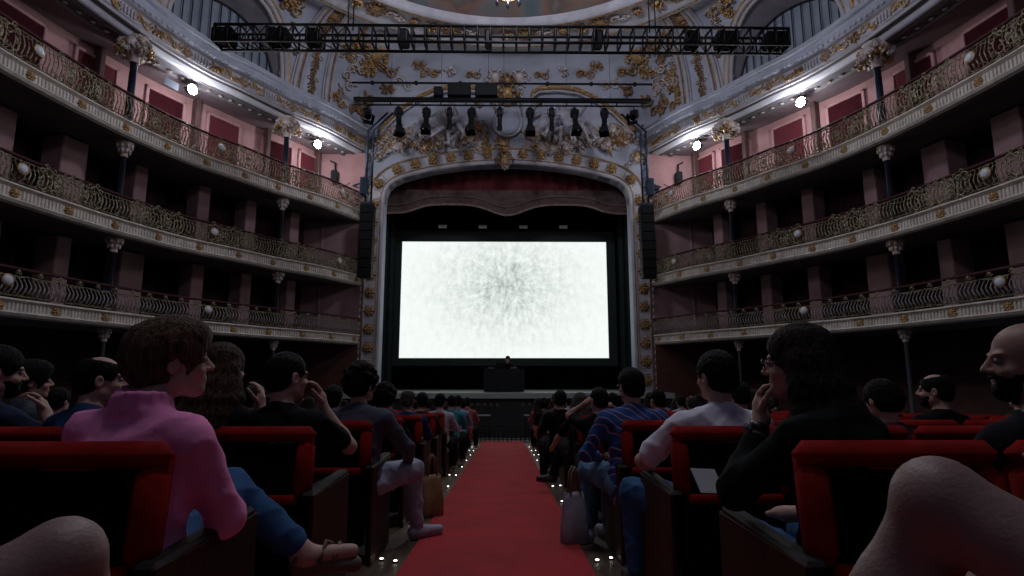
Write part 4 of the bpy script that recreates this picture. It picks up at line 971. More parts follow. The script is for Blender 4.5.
def person(name_label, loc, yaw=0, lean=.0, roll=0., sc=1., head=(0, 0, 0), hoff=(0, 0, 0), skin='light', hair='black', hstyle='short', shirt=None, trousers=None, shoes=None, arms=None, legs=None, sleeve=.45, male=True, h=.012, detail=True, group=None, statue=None, trouser_len=.93, collar=False, cat='person', nm='person', bulk=1., neckskin=True, rz=0, beard=False, loose=0., fold=1.):
    if not male: bulk = bulk * .9
    sc = sc * .965
    up = rotm(0, -lean, roll); T = rotm(yaw) @ up     # torso frame
    q = lambda x, y, z: V3(0, 0, .475) + T @ V3(x, y, z)
    sw = (.175 if male else .155) * bulk
    NB = q(0, -.005, .50); HC = NB + T @ V3(0, .035, .158) + V3(*hoff); HR = rotm(*head)
    g = 1.0 if male else .95
    B = Sdf(); Tn = []   # torso prims reused for the shirt
    def tor(S, e):
        S.ell(q(0, 0, .02), V3(.165 * bulk + e, .12 + e, .12 + e), T, .05); S.ell(q(0, .0, .17), V3(.140 * bulk + e, .10 + e, .17 + e), T, .06); S.ell(q(0, .0, .34), V3(.158 * bulk + e, .108 + e, .16 + e), T, .06)
        S.cap(q(-sw + .02, -.005, .425), q(sw - .02, -.005, .425), .045 + e, None, .04); S.cap(NB + T @ V3(0, -.01, .0), q(-sw * .8, -.01, .435), .036 + e, .036 + e, .035); S.cap(NB + T @ V3(0, -.01, .0), q(sw * .8, -.01, .435), .036 + e, .036 + e, .035)
    tor(B, 0); B.cap(NB - T @ V3(0, 0, .03), HC + HR @ V3(0, -.025, -.045), (.056 if male else .047), (.052 if male else .044), .03)
    head_prims(B, HC, HR, g, not male, detail)
    LA, LF = .285, .25; fine = []; A = arms or {}
    J = {}
    for sx, key in ((-1, 'L'), (1, 'R')):
        a = A.get(key, {}); sh = q(sx * sw, 0, .43); tg = np.array(a.get('to', (sx * .13, .40, .645)), float); el, wr = ik(sh, tg, LA, LF, a.get('pole', (sx * .8, -.3, -.8)))
        dv = wr - el; hd = np.array(a.get('hd', (0, 1, -.12) if 'to' not in a or not a.get('fine', True) else dv), float); hn = np.array(a.get('hn', (0, 0, -1)), float); J[key] = (sh, el, wr)
        B.cap(sh, el, .043 * bulk, .036, .03); B.cap(el, wr, .038, .026, .02); B.ell(el + (wr - el) * .28, V3(.036, .036, .036), I3, .03)
        hand_prims(B, wr, hd, hn, sx, a.get('curl', .5), 1.0 if male else .92, detail and a.get('fine', True))
        if detail and a.get('fine', True): fine.append((wr + hd / np.linalg.norm(hd) * .08, .12, .0055))
    Lg = legs or {}; K = {}
    for sx, key in ((-1, 'L'), (1, 'R')):
        a = Lg.get(key, {}); hip = V3(sx * .09, .02, .49); kn = np.array(a.get('knee', (sx * .12, .46, .50)), float); an = np.array(a.get('ankle', (sx * .12, .50, .09)), float); toe = np.array(a.get('toe', (sx * .13, .66, .035)), float); K[key] = (hip, kn, an, toe)
        B.cap(hip, kn, .085 * bulk, .056, .03); B.ell(kn + V3(0, .006, .004), V3(.054, .054, .056), I3, .015); B.cap(kn, an, .050, .033, .02); bk = (an - kn) * .3 + kn + V3(0, -.015, 0); B.cap(bk, kn + (an - kn) * .45, .05, .045, .03)
        B.cap(an, an + (toe - an) * .15 + V3(0, 0, -.03), .034, .036, .02); B.cap(an + V3(0, 0, -.03), toe, .034, .026, .03)
    if detail: fine.append((HC + V3(0, 0, -.0), .13, .0058))
    if statue: me = B.mesh(nm, statue, h, fine); o = link('figure_body', me, None); return o, J
    root = thing(nm, name_label, cat, loc, rz, group); root.scale = (sc, sc, sc)
    link('body', B.mesh('body', SKIN[skin], h, fine), root)
    fo = random.Random(hash_(name_label))
    ph = [fo.uniform(0, 6) for _ in range(6)]
    def wr_(X, Y, Z): return fold * (-.007 * (1 - np.abs(np.sin(X * 19 + Z * 11 + ph[0] + 1.6 * np.sin(Z * 9 + Y * 7 + ph[1])))) ** 2.2 - .006 * (1 - np.abs(np.sin(Z * 22 - X * 13 + Y * 12 + ph[2] + 1.3 * np.sin(X * 10 + ph[3])))) ** 2.5)
    if shirt:
        S = Sdf(); tor(S, .012); S.cap(q(0, -.0, -.06), q(0, 0, .06), (.15 + loose) * bulk, (.14 + loose) * bulk, .05)
        for sx, key in ((-1, 'L'), (1, 'R')):
            sh, el, wr = J[key]
            if sleeve <= .5: f_ = sleeve * 2; S.cap(sh, sh + (el - sh) * f_, .056 * bulk, .056, .035)
            else: f_ = (sleeve - .5) * 2; S.cap(sh, el, .055 * bulk, .047, .035); S.cap(el, el + (wr - el) * f_, .047, .036, .03)
        if collar:
            for a_ in np.linspace(0, 2 * PI, 13)[:-1]:
                p0 = NB + T @ V3(.066 * math.cos(a_), .066 * math.sin(a_) - .008, .005); p1 = NB + T @ V3(.060 * math.cos(a_), .060 * math.sin(a_) - .012, .05); S.cap(p0, p1, .011, .008, .02)
        if not collar: S.ell(NB + T @ V3(0, .02, .075), V3(.075, .085, .05), T, .012, True)
        else: S.ell(NB + T @ V3(0, .05, .05), V3(.045, .06, .06), T, .012, True)
        link('shirt', S.mesh('shirt', shirt, h, [], wr_), root)
    if trousers:
        S = Sdf(); S.ell(q(0, 0, .0), V3(.178 * bulk, .132, .115), T, .04)
        for key in 'LR':
            hip, kn, an, toe = K[key]; TL = 1. if trouser_len > .3 else .45; S.cap(hip, hip + (kn - hip) * TL, .100 * bulk, .078 if TL == 1. else .095, .04)
            if trouser_len > .3: S.cap(kn, kn + (an - kn) * trouser_len, .071, .052, .03)
        link('trousers', S.mesh('trousers', trousers, h, [], wr_), root)
    if shoes:
        for key in 'LR':
            hip, kn, an, toe = K[key]; S = Sdf(); d = (toe - an); d[2] = d[2] if abs(toe[2] - an[2]) > .1 else 0; dn = d / np.linalg.norm(d); base = an + V3(0, 0, -.045) - dn * .03
            S.cap(base, base + dn * .07, .040, .042, .02); S.cap(base + dn * .06, toe + V3(0, 0, .0), .043, .030, .03); S.cap(an + V3(0, 0, -.03), an + V3(0, 0, .01), .040, .043, .02)
            o = link('shoe', S.mesh('shoe', shoes, max(h * .8, .009)), root)
            sd = Sdf(); dz = V3(0, 0, -.03); sd.cap(base + dz, toe + V3(0, 0, -.02), .03, .028, .01); link('sole', sd.mesh('sole', M_shoew if shoes is not M_shoe else M_shoe, .012), o)
    q2 = lambda x, y, z: HC + HR @ (V3(x, y, z) * g)
    hm = HAIR[hair]
    def hn_(amp, fr_):
        return lambda X, Y, Z: amp * (np.sin((X - HC[0]) * fr_ + 3 * np.sin(Z * fr_ * .31 + ph[3]) + ph[4]) * np.sin((Y - HC[1]) * fr_ * 1.1 + 2.3 * np.sin(Z * fr_ * .27) + ph[5]))
    hh = min(h, .010)
    if hstyle != 'bald':
        S = Sdf(); e = {'short': .012, 'crop': .006, 'curly': .028, 'long': .014, 'fluffy': .026, 'balding': .007, 'wavy': .018, 'bun': .012}[hstyle]
        S.ell(q2(0, -.016, .036), V3(.076 + e, .096 + e, .084 + e * 1.2) * g, HR, .02); S.ell(q2(0, -.055, -.02), V3(.066 + e * .8, .055 + e, .065) * g, HR, .03)
        if hstyle in ('fluffy',): S.ell(q2(0, .03, .09), V3(.075, .075, .05) * g, HR, .03); S.ell(q2(0, -.09, .03), V3(.08, .06, .085) * g, HR, .03)
        if hstyle == 'curly':
            for i in range(60):
                a_, b_ = fo.uniform(0, 2 * PI), fo.uniform(-.25, 1.5); S.ell(q2(.1 * math.cos(a_) * math.cos(b_), -.02 + .115 * math.sin(a_) * math.cos(b_), .035 + .11 * math.sin(b_)), V3(.024, .024, .024), I3, .012)
        if hstyle == 'bun': S.ell(q2(0, -.10, .08), V3(.04, .04, .04), HR, .01)
        if hstyle in ('long', 'wavy'):
            ln = .40 if hstyle == 'long' else .34; wv = 0 if hstyle == 'long' else .018
            for i in range(11):
                a_ = -PI * (i / 10.) ; x, y = .078 * math.cos(a_), .075 * math.sin(a_) - .005; P_ = q2(x, y, .0); dn = V3(0, 0, -1)
                for j in range(5):
                    P2 = P_ + dn * (ln / 5) + (HR @ V3(x * .6, y - .02, 0)) * (.32 if j < 3 else .1) + V3(wv * math.sin(j * 1.9 + i), wv * math.cos(j * 1.7 + i), 0); S.cap(P_, P2, .030, .030 if j < 4 else .012, .03); P_ = P2
        S.ell(q2(0, .108, -.045), V3(.070, .084, .098) * g, HR, .012, True)
        if hstyle not in ('long', 'wavy'):
            for sx in (-1, 1): S.ell(q2(sx * .085, .005, -.035), V3(.03, .036, .045) * g, HR, .01, True)
            S.ell(q2(0, .0, -.12), V3(.12, .12, .055), HR, .01, True)
        if hstyle == 'balding': S.ell(q2(0, .02, .125), V3(.065, .085, .05) * g, HR, .012, True)
        link('hair', S.mesh('hair', hm, hh, [] if not detail else [], hn_(.0035 if hstyle != 'curly' else .006, 160 if detail else 110)), root)
    if beard:
        S = Sdf(); S.ell(q2(0, .028, -.048), V3(.061, .070, .070) * g, HR, .02); S.ell(q2(0, .066, -.092), V3(.034, .028, .026) * g, HR, .03); S.ell(q2(0, .03, .028), V3(.11, .13, .064) * g, HR, .01, True); S.ell(q2(0, .10, -.060), V3(.024, .03, .011) * g, HR, .006, True); S.cap(q2(-.02, .094, -.046), q2(.02, .094, -.046), .006, .006, .01)
        link('beard', S.mesh('beard', hm, hh, [], hn_(.003, 150)), root)
    if detail:
        for sx in (-1, 1):
            mb = MB(); mb.ball(tuple(q2(sx * .031, .078, .003)), .0118 * g, 10); o = mb.build('eye', M_eye, root); mb = MB(); mb.ball(tuple(q2(sx * .031, .0865, .003)), .0055, 8); mb.build('iris', M_iris, o)
    root['_q'] = 0; del root['_q']
    return root, dict(J=J, K=K, HC=HC, HR=HR, q2=q2, T=T, q=q, NB=NB)
def hash_(s):
    h_ = 7
    for ch in s: h_ = (h_ * 31 + ord(ch)) % 1000003
    return h_
def glasses(root, D):
    q2 = D['q2']; mb = MB()
    for sx in (-1, 1): mb.tube([tuple(q2(sx * .032 + .023 * math.cos(a), .103, .002 + .017 * math.sin(a))) for a in np.linspace(0, 2 * PI, 14)], .0022, 5, cap=False); mb.tube([tuple(q2(sx * .055, .101, .006)), tuple(q2(sx * .078, .03, .008)), tuple(q2(sx * .083, -.02, .0))], .0022, 5)
    mb.tube([tuple(q2(-.009, .106, .004)), tuple(q2(.009, .106, .004))], .002, 5); mb.build('glasses', M_glass, root)

def seat_at(y): return fl(y)
def PP(label, x, row, sc=1., **k):
    y = rowy(row) + .205; sc *= {1: 1, 2: 1, 3: .965}.get(row, .93)
    return person(label, (x, y, fl(y + .1)), sc=sc, **k)
# ---------------------------------------------------------------- the people the photograph lets one single out
pinkc = cloth('pink', (.82, .28, .52))
r, D = PP('person in a pink shirt and blue jeans, short auburn hair, legs crossed into the aisle', -.98, 1, 1.0, yaw=-.12, lean=.06, roll=.04, head=(-.95, .05, 0), hoff=(.02, .03, -.01), hair='auburn', hstyle='fluffy', shirt=pinkc, trousers=M_jeans, collar=True, bulk=1.14, loose=.02, fold=1.25, sleeve=.62, h=.010, male=False,
    arms={'R': dict(to=(.08, .34, .64), pole=(.7, -.3, -.7), fine=False), 'L': dict(to=(-.1, .4, .58), fine=False)},
    legs={'R': dict(knee=(.06, .50, .66), ankle=(.31, .56, .45), toe=(.49, .61, .425)), 'L': dict(knee=(-.02, .46, .5))}, trouser_len=.9)
# sandal on the crossed foot
S = Sdf(); S.cap((.295, .56, .390), (.50, .61, .378), .026, .030, .02); S.cap((.30, .565, .365), (.37, .585, .365), .022, .02, .01); o = link('sandal_sole', S.mesh('sandal_sole', mat('sandal_brown', (.13, .09, .06), .6, var=.2), .009), r)
for a, b in (((.31, .51, .41), (.34, .62, .44)), ((.39, .54, .40), (.41, .63, .445)), ((.44, .55, .40), (.45, .66, .42))):
    m_ = (np.array(a) + np.array(b)) / 2 + V3(0, 0, .045); mb = MB(); mb.tube([a, tuple(m_), b], .008, 6); mb.build('sandal_strap', mat('sandal_brown', (.13, .09, .06)), r)
r, D = PP('woman with long straight dark hair, glasses and dark top, hand at her mouth', 1.0, 1, 1.0, yaw=.42, lean=.10, head=(.95, -.06, 0), hoff=(-.02, .04, -.01), hair='brown', hstyle='long', shirt=cloth('black_green', (.006, .009, .008)), trousers=M_jeans, male=False, h=.010, sleeve=.84, fold=1.2,
    arms={'L': dict(to=(-.15, .21, .94), pole=(-.6, .4, -1), hd=(.05, .25, .9), hn=(.9, -.3, .1), curl=1.1), 'R': dict(to=(.0, .40, .60), fine=False)}, skin='light')
glasses(r, D)
sh, el, wr = D['J']['L']; w0 = wr + (el - wr) * .14; mb = MB(); ax_ = (wr - el) / np.linalg.norm(wr - el)
mb.tube([tuple(w0 - ax_ * .014), tuple(w0 + ax_ * .014)], .034, 14); o = mb.build('wristwatch', mat('watch_strap', (.01, .01, .01), .4), r)
mb = MB(); mb.tube([tuple(w0 + V3(-.03, -.005, 0)), tuple(w0 + V3(-.040, -.008, 0))], .018, 14); mb.build('watch_face', mat('watch_face', (.18, .18, .2), .15, .6), o)
r, D = PP('man in a white T-shirt with short black hair, seen from behind', 1.06, 2, 1.0, yaw=.05, lean=-.02, head=(.35, 0, 0), hair='black', hstyle='short', shirt=cloth('white', (.72, .71, .78), .06), trousers=M_jeans, shoes=M_shoe, h=.010, bulk=1.08, sleeve=.40, fold=1.2, loose=.01,
    arms={'L': dict(to=(-.26, .34, .66), pole=(-1, -.2, -.6), fine=False), 'R': dict(fine=False)}, legs={'L': dict(knee=(-.33, .46, .50), ankle=(-.33, .44, .09), toe=(-.36, .6, .035))})
# striped sweater: procedural bands
stp = cloth('stripe_base', (.05, .10, .26)); nt = stp.node_tree; b = nt.nodes['Principled BSDF']
for l_ in list(b.inputs['Base Color'].links): nt.links.remove(l_)
tc = nd('ShaderNodeTexCoord'); wv = nd('ShaderNodeTexWave'); wv.bands_direction = 'DIAGONAL'; wv.inputs['Scale'].default_value = 4.5; wv.inputs['Distortion'].default_value = 1.2; nt.links.new(tc.outputs['Object'], wv.inputs[0])
rp = nd('ShaderNodeValToRGB'); rp.color_ramp.interpolation = 'CONSTANT'; e = rp.color_ramp.elements; e[0].color = (.035, .085, .26, 1); e[1].position = .55; e[1].color = (.30, .31, .42, 1); q = e.new(.75); q.color = (.12, .03, .10, 1); q = e.new(.88); q.color = (.03, .07, .22, 1)
nt.links.new(wv.outputs[0], rp.inputs[0]); nt.links.new(rp.outputs[0], b.inputs['Base Color'])
r, D = PP('man in a blue and white striped sweater and washed jeans, black hair', .90, 3, 1.03, yaw=.04, lean=.02, head=(.25, -.02, 0), hair='black', hstyle='short', shirt=stp, trousers=M_ljeans, shoes=M_shoeg, sleeve=.9, h=.011, bulk=1.1,
    arms={'L': dict(to=(-.2, .3, .62), fine=False), 'R': dict(fine=False)}, legs={'L': dict(knee=(-.25, .48, .50), ankle=(-.27, .44, .09), toe=(-.36, .58, .035)), 'R': dict(knee=(-.08, .48, .50), ankle=(-.1, .5, .09), toe=(-.15, .66, .035))})
glasses(r, D)
r, D = PP('person with close-cropped dark head, both elbows raised and hands at the temples', .86, 4, .99, head=(.3, -.05, 0), hair='black', hstyle='crop', shirt=cloth('black', (.005, .005, .0065)), trousers=M_bltr, shoes=M_shoe, sleeve=.3, h=.012,
    arms={'L': dict(to=(-.12, .10, 1.10), pole=(-.6, .6, -.6), hd=(.5, -.2, .5), hn=(1, 0, 0), fine=False), 'R': dict(to=(.12, .10, 1.08), pole=(.6, .6, -.6), fine=False)})
r, D = PP('person in black with crossed legs, dark shoe held out over the carpet', .84, 5, .97, head=(.2, 0, 0), hair='grey', hstyle='wavy', male=False, shirt=cloth('black', (.005, .005, .0065)), trousers=M_bltr, shoes=M_shoe, sleeve=.3, h=.013, detail=False,
    arms={'L': dict(to=(-.30, .40, .58))}, legs={'L': dict(knee=(-.16, .48, .60), ankle=(-.30, .55, .22), toe=(-.48, .58, .17)), 'R': dict(knee=(-.02, .46, .5))})
r, D = PP('man in a black T-shirt with short black hair, sixth row, right block aisle seat', .74, 6, 1.02, hair='black', hstyle='short', shirt=cloth('black', (.005, .005, .0065)), trousers=M_bltr, shoes=M_shoe, h=.014, detail=False, legs={'L': dict(knee=(-.2, .46, .5), ankle=(-.2, .5, .09), toe=(-.22, .66, .035))})
r, D = PP('bald bearded man in a black top seated at the right edge, head turned left', 1.57, 1, .98, yaw=.3, head=(1.1, -.03, 0), hoff=(0, 0, .01), hair='black', hstyle='bald', beard=True, shirt=cloth('black_navy', (.007, .0075, .011)), trousers=M_bltr, skin='tan', h=.010, sleeve=.9, bulk=1.1, arms={'L': dict(fine=False), 'R': dict(fine=False)})
r, D = PP('balding bearded man in black three rows ahead at the right', 2.96, 3, 1.0, yaw=.2, head=(.75, 0, 0), hair='black', hstyle='balding', beard=True, shirt=cloth('black', (.005, .005, .0065)), h=.012, arms={'L': dict(fine=False), 'R': dict(fine=False)})
r, D = PP('dark-haired person in a burgundy cardigan behind the long-haired woman', 1.92, 2, .90, lean=.15, yaw=.1, head=(.2, -.2, 0), hair='black', hstyle='short', male=False, shirt=cloth('burgundy', (.07, .022, .035)), h=.012, sleeve=.9, detail=False)
r, D = PP('man in a grey sweater with dark hair and glasses, hand on his pale trousers', -.92, 3, 1.04, yaw=-.12, lean=.04, head=(-.5, .02, 0), hair='black', hstyle='curly', shirt=cloth('grey_blue', (.085, .09, .12)), trousers=M_wjeans, shoes=M_shoeg, sleeve=.93, h=.011, bulk=1.06,
    arms={'R': dict(to=(.29, .36, .58), pole=(1, -.4, -.6), curl=.6), 'L': dict(fine=False)}, legs={'R': dict(knee=(.31, .47, .50), ankle=(.34, .52, .09), toe=(.50, .64, .035))})
glasses(r, D)
r, D = PP('man in a black T-shirt with pale print, cropped hair, hand at his cheek', -1.0, 2, 1.0, yaw=-.1, lean=.04, head=(-.62, -.03, 0), hair='black', hstyle='crop', shirt=cloth('black_tee', (.006, .006, .008)), trousers=M_bltr, h=.010, sleeve=.34,
    arms={'R': dict(to=(.14, .20, .98), pole=(.7, .5, -1), hd=(-.15, 0, .9), hn=(-1, -.3, 0), curl=.7), 'L': dict(fine=False)})
# pale lettering-like print on the back of that shirt
mb = MB()
for i, (w_, h_) in enumerate(((.008, .05), (.02, .012), (.008, .045), (.022, .012), (.008, .05), (.03, .01), (.01, .05), (.024, .012), (.03, .03))):
    x = -.13 + i * .03; mb.box(x, x + w_, -.152 + abs(x) * .1, -.140, .335 - h_ / 2, .335 + h_ / 2)
q = mb.build('shirt_print', mat('shirt_print', (.22, .24, .30), .7, var=.3), r); T_ = D['T']; q.matrix_basis = Matrix.Translation((0, 0, .5)) @ Matrix([[*T_[0], 0], [*T_[1], 0], [*T_[2], 0], [0, 0, 0, 1]])
r, D = PP('woman with long wavy chestnut hair beside the pink shirt, arm raised to her face', -1.30, 2, 1.03, yaw=-.3, head=(-.5, 0, 0), hair='wavy', hstyle='wavy', male=False, shirt=cloth('black', (.005, .005, .0065)), h=.011, sleeve=.2, arms={'R': dict(to=(.12, .2, .95), pole=(.6, .3, -1), curl=.8, hd=(0, .1, 1), hn=(-1, 0, 0)), 'L': dict(fine=False)})
r, D = PP('man in a dark blue T-shirt leaning forward with shaved head, behind the pink shoulder', -1.93, 2, .99, yaw=-.25, lean=.1, head=(-.9, 0, 0), hair='black', hstyle='balding', shirt=cloth('navy', (.02, .045, .11)), h=.012, sleeve=.4, arms={'L': dict(fine=False), 'R': dict(fine=False)})
r, D = PP('bearded man at the left edge resting his chin on his hand', -2.36, 2, 1.02, yaw=-.3, head=(-.8, -.1, 0), hair='black', hstyle='short', beard=True, shirt=cloth('blue_navy', (.02, .03, .06)), h=.011, sleeve=.4, arms={'R': dict(to=(.12, .2, .93), pole=(.7, .5, -1), curl=1., hd=(-.4, 0, .8), hn=(-.6, -.2, .6)), 'L': dict(fine=False)})
r, D = PP('dark-haired man in a grey collared shirt looking to the stage, third row', -3.10, 3, 1.06, yaw=-.3, head=(-.85, 0, 0), hair='black', hstyle='fluffy', shirt=cloth('slate', (.07, .085, .10)), collar=True, h=.012, sleeve=.6, arms={'L': dict(fine=False), 'R': dict(fine=False)})
# neighbours in the photographer's own row: only a bare knee or two reaches into view
r, D = person('person in shorts left of the photographer, bare knee at the bottom corner', (-1.07, .50, fl(.5)), skin='pale', hair='brown', shirt=cloth('grey_blue', (.085, .09, .12)), trousers=cloth('dark_shorts', (.01, .01, .013)), trouser_len=0, h=.012, detail=False, shoes=M_shoe,
    legs={'R': dict(knee=(.50, .385, .74), ankle=(.56, .60, .32), toe=(.60, .74, .28)), 'L': dict(knee=(.0, .46, .52))})
r, D = person('person in shorts right of the photographer, bare leg crossed over black shorts', (1.10, .42, fl(.4)), skin='pale', hair='black', shirt=cloth('pale_blue', (.25, .33, .42)), trousers=M_bltr, trouser_len=0, h=.010, detail=False, shoes=M_shoe, bulk=1.0,
    arms={'L': dict(to=(-.20, .38, .80), pole=(-.5, 0, -1))}, legs={'L': dict(knee=(-.47, .40, .83), ankle=(-.62, .60, .38), toe=(-.74, .70, .34)), 'R': dict(knee=(-.30, .50, .66), ankle=(-.2, .55, .2), toe=(-.2, .7, .15))})
# performer on the stage
r, D = person('performer seated on a stool behind the draped table, facing the hall', (XC + .03, 20.45, ZD + .02), skin='light', hair='black', hstyle='short', head=(0, -.3, 0), shirt=cloth('black', (.005, .005, .0065)), trousers=M_bltr, h=.014, lean=.1, rz=PI, shoes=M_shoe)
t = thing('stool', 'black stool under the performer behind the draped table', 'stool', (XC + .03, 20.47, ZD))
mb = MB(); mb.lathe([(0, .40), (.18, .40), (.19, .37), (.18, .34), (0, .34)], 18); mb.build('seat', M_black, t)
for a_ in range(4):
    c_, s_ = math.cos(a_ * PI / 2 + .78), math.sin(a_ * PI / 2 + .78); mb = MB(); mb.tube([(.12 * c_, .12 * s_, .35), (.19 * c_, .19 * s_, 0)], .014, 6); mb.build('leg', M_black, t)

# ---------------------------------------------------------------- spectators further off: a few kinds, each copy with its own hair and shirt colour
COLR = {'black': (.005, .005, .0065), 'navy': (.02, .045, .11), 'grey': (.07, .07, .075), 'white': (.42, .42, .48), 'pale blue': (.22, .30, .42), 'turquoise': (.05, .25, .27), 'salmon pink': (.35, .10, .09), 'olive': (.05, .05, .025), 'brown': (.05, .03, .02), 'dark green': (.012, .03, .02)}
def shirtm(c): return cloth(c.replace(' ', '_') + '_plain', COLR[c])
proto = {}
for nm_, kw in (('short-haired', dict(hstyle='short')), ('curly-haired', dict(hstyle='curly', male=False)), ('balding', dict(hstyle='balding', hair='grey')), ('long-haired', dict(hstyle='long', male=False, hair='brown')), ('cropped', dict(hstyle='crop', head=(.3, 0, 0)))):
    proto[nm_] = None; proto[nm_, 'kw'] = kw
def spectator(kind, x, row, side, col, j, label=None):
    y = rowy(row) + .205; loc = (x, y, fl(y + .1)); mats = {'shirt': shirtm(col)}
    lab = label or '%s spectator in %s top, %s seat from carpet, %s row ahead, %s block' % (kind, col, ordn[j], ordn[row - 1], SIDE[side])
    if proto[kind] is None:
        r, D = person(lab, loc, shirt=shirtm(col), trousers=M_bltr, h=.016, detail=False, sc=1., group='spectators in the stalls', **proto[kind, 'kw']); proto[kind] = r; r.scale = (.9, .9, .9)
        return r
    r = copy_tree(proto[kind], loc, lab, mats=mats, rz=rnd.uniform(-.15, .15)); s_ = rnd.uniform(.87, .93); r.scale = (s_, s_, s_); return r
near = [(-1, 4, 0, -.98, 'curly-haired', 'black', None), (-1, 4, 1, -1.42, 'short-haired', 'navy', None), (-1, 5, 0, -.97, 'balding', 'navy', None), (-1, 6, 0, -.98, 'cropped', 'brown', None), (-1, 7, 0, -.88, 'short-haired', 'white', 'short-haired spectator in a bright white-blue shirt, seventh row, left of the carpet'),
        (-1, 8, 0, -.82, 'cropped', 'turquoise', None), (-1, 9, 0, -.80, 'short-haired', 'pale blue', None), (-1, 10, 0, -.82, 'curly-haired', 'pale blue', None), (-1, 11, 0, -.78, 'short-haired', 'salmon pink', None),
        (1, 7, 0, .80, 'balding', 'grey', None), (1, 8, 0, .86, 'short-haired', 'black', None), (1, 10, 0, .84, 'curly-haired', 'black', None), (1, 11, 0, .8, 'long-haired', 'salmon pink', None), (1, 12, 0, .84, 'long-haired', 'black', None),
        (1, 4, 2, 2.08, 'short-haired', 'grey', None), (1, 5, 1, 1.66, 'cropped', 'black', None), (-1, 4, 5, -3.75, 'short-haired', 'black', None), (1, 4, 4, 3.4, 'curly-haired', 'brown', None)]
taken = set()
for side, row, j, x, kd, col, lab in near: spectator(kd, x, row, side, col, j, lab); taken.add((side, row, j))
rr_ = random.Random(11)
for side in (-1, 1):
    for row in range(4, 13):
        for j in range(1 if row > 3 else 4, COLS):
            if (side, row, j) in taken or rr_.random() < .38: continue
            if j in (1,) and row == 4: continue
            spectator(rr_.choice(('short-haired', 'curly-haired', 'balding', 'long-haired', 'cropped', 'short-haired')), side * seatx(j) + rr_.uniform(-.05, .05), row, side, rr_.choice(('black', 'navy', 'grey', 'black', 'olive', 'dark green', 'brown', 'white', 'pale blue')), j)

# ---------------------------------------------------------------- bags and papers
def bag(name, label, loc, w, d, hgt, m, strap, rz=0):
    t = thing(name, label, 'bag', loc, rz); mb = MB(); P = []
    for q, ws, ds in ((0, .3, .5), (.0, .95, .9), (.06, 1, 1.05), (.35, .98, 1.1), (.65, .9, .8), (.9, .82, .4), (1, .8, .16), (.97, .7, .05)):
        P.append([(w / 2 * ws * math.copysign(abs(math.cos(u)) ** .6, math.cos(u)) * (1 + .03 * math.sin(u * 7 + q * 9)), d / 2 * ds * math.copysign(abs(math.sin(u)) ** .7, math.sin(u)) * (1 + .08 * math.sin(u * 5 + q * 13)), hgt * q + .01 * math.sin(u * 3) * q) for u in np.linspace(0, 2 * PI, 33)])
    mb.grid(P, smooth=True, flip=True); mb.build('bag_body', m, t)
    for dy in (-.02, .02): mb = MB(); mb.tube([(-w * .2, dy, hgt), (-w * .12, dy, hgt + .14), (0, dy, hgt + .18), (w * .12, dy, hgt + .14), (w * .2, dy, hgt)], .008, 6); mb.build('handle', strap, t)
bag('tote_bag', 'pale grey tote bag standing against the washed jeans by the carpet', (.54, 4.20, fl(4.2) + .01), .2, .12, .34, cloth('tote', (.30, .28, .33)), cloth('strap_beige', (.20, .17, .12)), .4)
bag('shoulder_bag', 'tan brown shoulder bag on the floor left of the carpet, fourth row', (-.60, 5.25, fl(5.2) + .01), .22, .16, .34, mat('tan_leather', (.22, .12, .05), .55, var=.3, scale=10), mat('tan_leather', (.22, .12, .05)), .6)
t = thing('paper_sheet', 'white sheet of paper held on the lap of the long-haired woman', 'paper', (.735, 1.99, .60)); t.rotation_euler = (.9, .2, .5)
mb = MB(); P = [[(x, y, .02 * math.sin(x * 9) + .01 * y) for y in np.linspace(-.045, .045, 5)] for x in np.linspace(-.05, .05, 5)]; mb.grid(P, smooth=True); P2 = [[(a, b_, c_ + .002) for a, b_, c_ in rw] for rw in P]; mb.grid(P2, smooth=True, flip=True); mb.build('sheet', mat('paper_white', (.55, .55, .55), .7, var=.05), t)
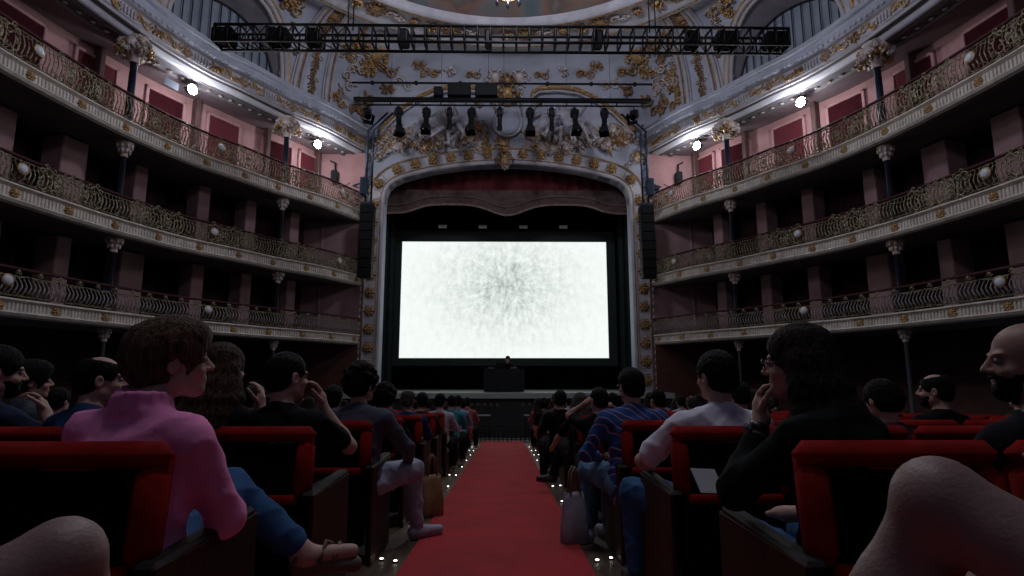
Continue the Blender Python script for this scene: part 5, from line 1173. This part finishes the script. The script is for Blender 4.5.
t = thing('leaflet', 'pale blue leaflet at the right edge above the bare knee', 'leaflet', (.83, .80, .83)); t.rotation_euler = (1.2, -.5, .2)
for k_ in (0, 1): mb = MB(); mb.rbox(-.05, .05, -.045, .045, -.0015, .0015, .001, m=Matrix.Rotation(.5 * k_, 4, 'Y') @ Matrix.Translation((.05 * k_, 0, 0))); mb.build('leaf_page', mat('leaflet_blue', (.25, .33, .42), .7, var=.1), t)

# ---------------------------------------------------------------- plaster figures above the stage arch
def figure(label, loc, rz, **k):
    o, J = person('', (0, 0, 0), h=.022, detail=False, statue=M_marble, **k); t = thing('statue', label, 'statue', loc, 0, 'plaster figures over the stage arch'); o.parent = t; t.rotation_euler = rz; t.scale = (1.5, 1.5, 1.5); o.name = 'figure_body'
    S = Sdf(); a = V3(0, 0, .5)
    for i in range(7): S.cap((-.25 + .05 * i, .1 + .03 * math.sin(i), .55), (-.2 + .09 * i, .3 + .1 * math.sin(i * 2), .25 - .03 * (i % 3)), .045, .03, .03)
    link('drapery', S.mesh('drapery', M_marble, .022), t); return t
fy = YP - .25
figure('white plaster figure reclining just left of the shield, arm raised', (XC - 1.35, fy, 8.85), (0, .25, PI * .75), arms={'R': dict(to=(.3, .2, 1.2)), 'L': dict(to=(-.5, .1, .8))}, legs={'L': dict(knee=(-.2, .4, .4), ankle=(-.4, .5, .0), toe=(-.5, .6, -.05))})
figure('white plaster figure reclining just right of the shield, arm raised', (XC + 1.15, fy, 8.85), (0, -.25, -PI * .75), arms={'L': dict(to=(-.3, .2, 1.2)), 'R': dict(to=(.5, .1, .8))}, legs={'R': dict(knee=(.2, .4, .4), ankle=(.4, .5, .0), toe=(.5, .6, -.05))})
figure('white plaster figure lying over the left third of the arch', (XC - 2.7, fy, 8.85), (0, -.5, PI * .8), arms={'R': dict(to=(.5, .2, .9)), 'L': dict(to=(-.3, .1, 1.1))})
figure('white plaster figure lying over the right third of the arch', (XC + 2.5, fy, 8.85), (0, .5, -PI * .8), arms={'L': dict(to=(-.5, .2, .9)), 'R': dict(to=(.3, .1, 1.1))})
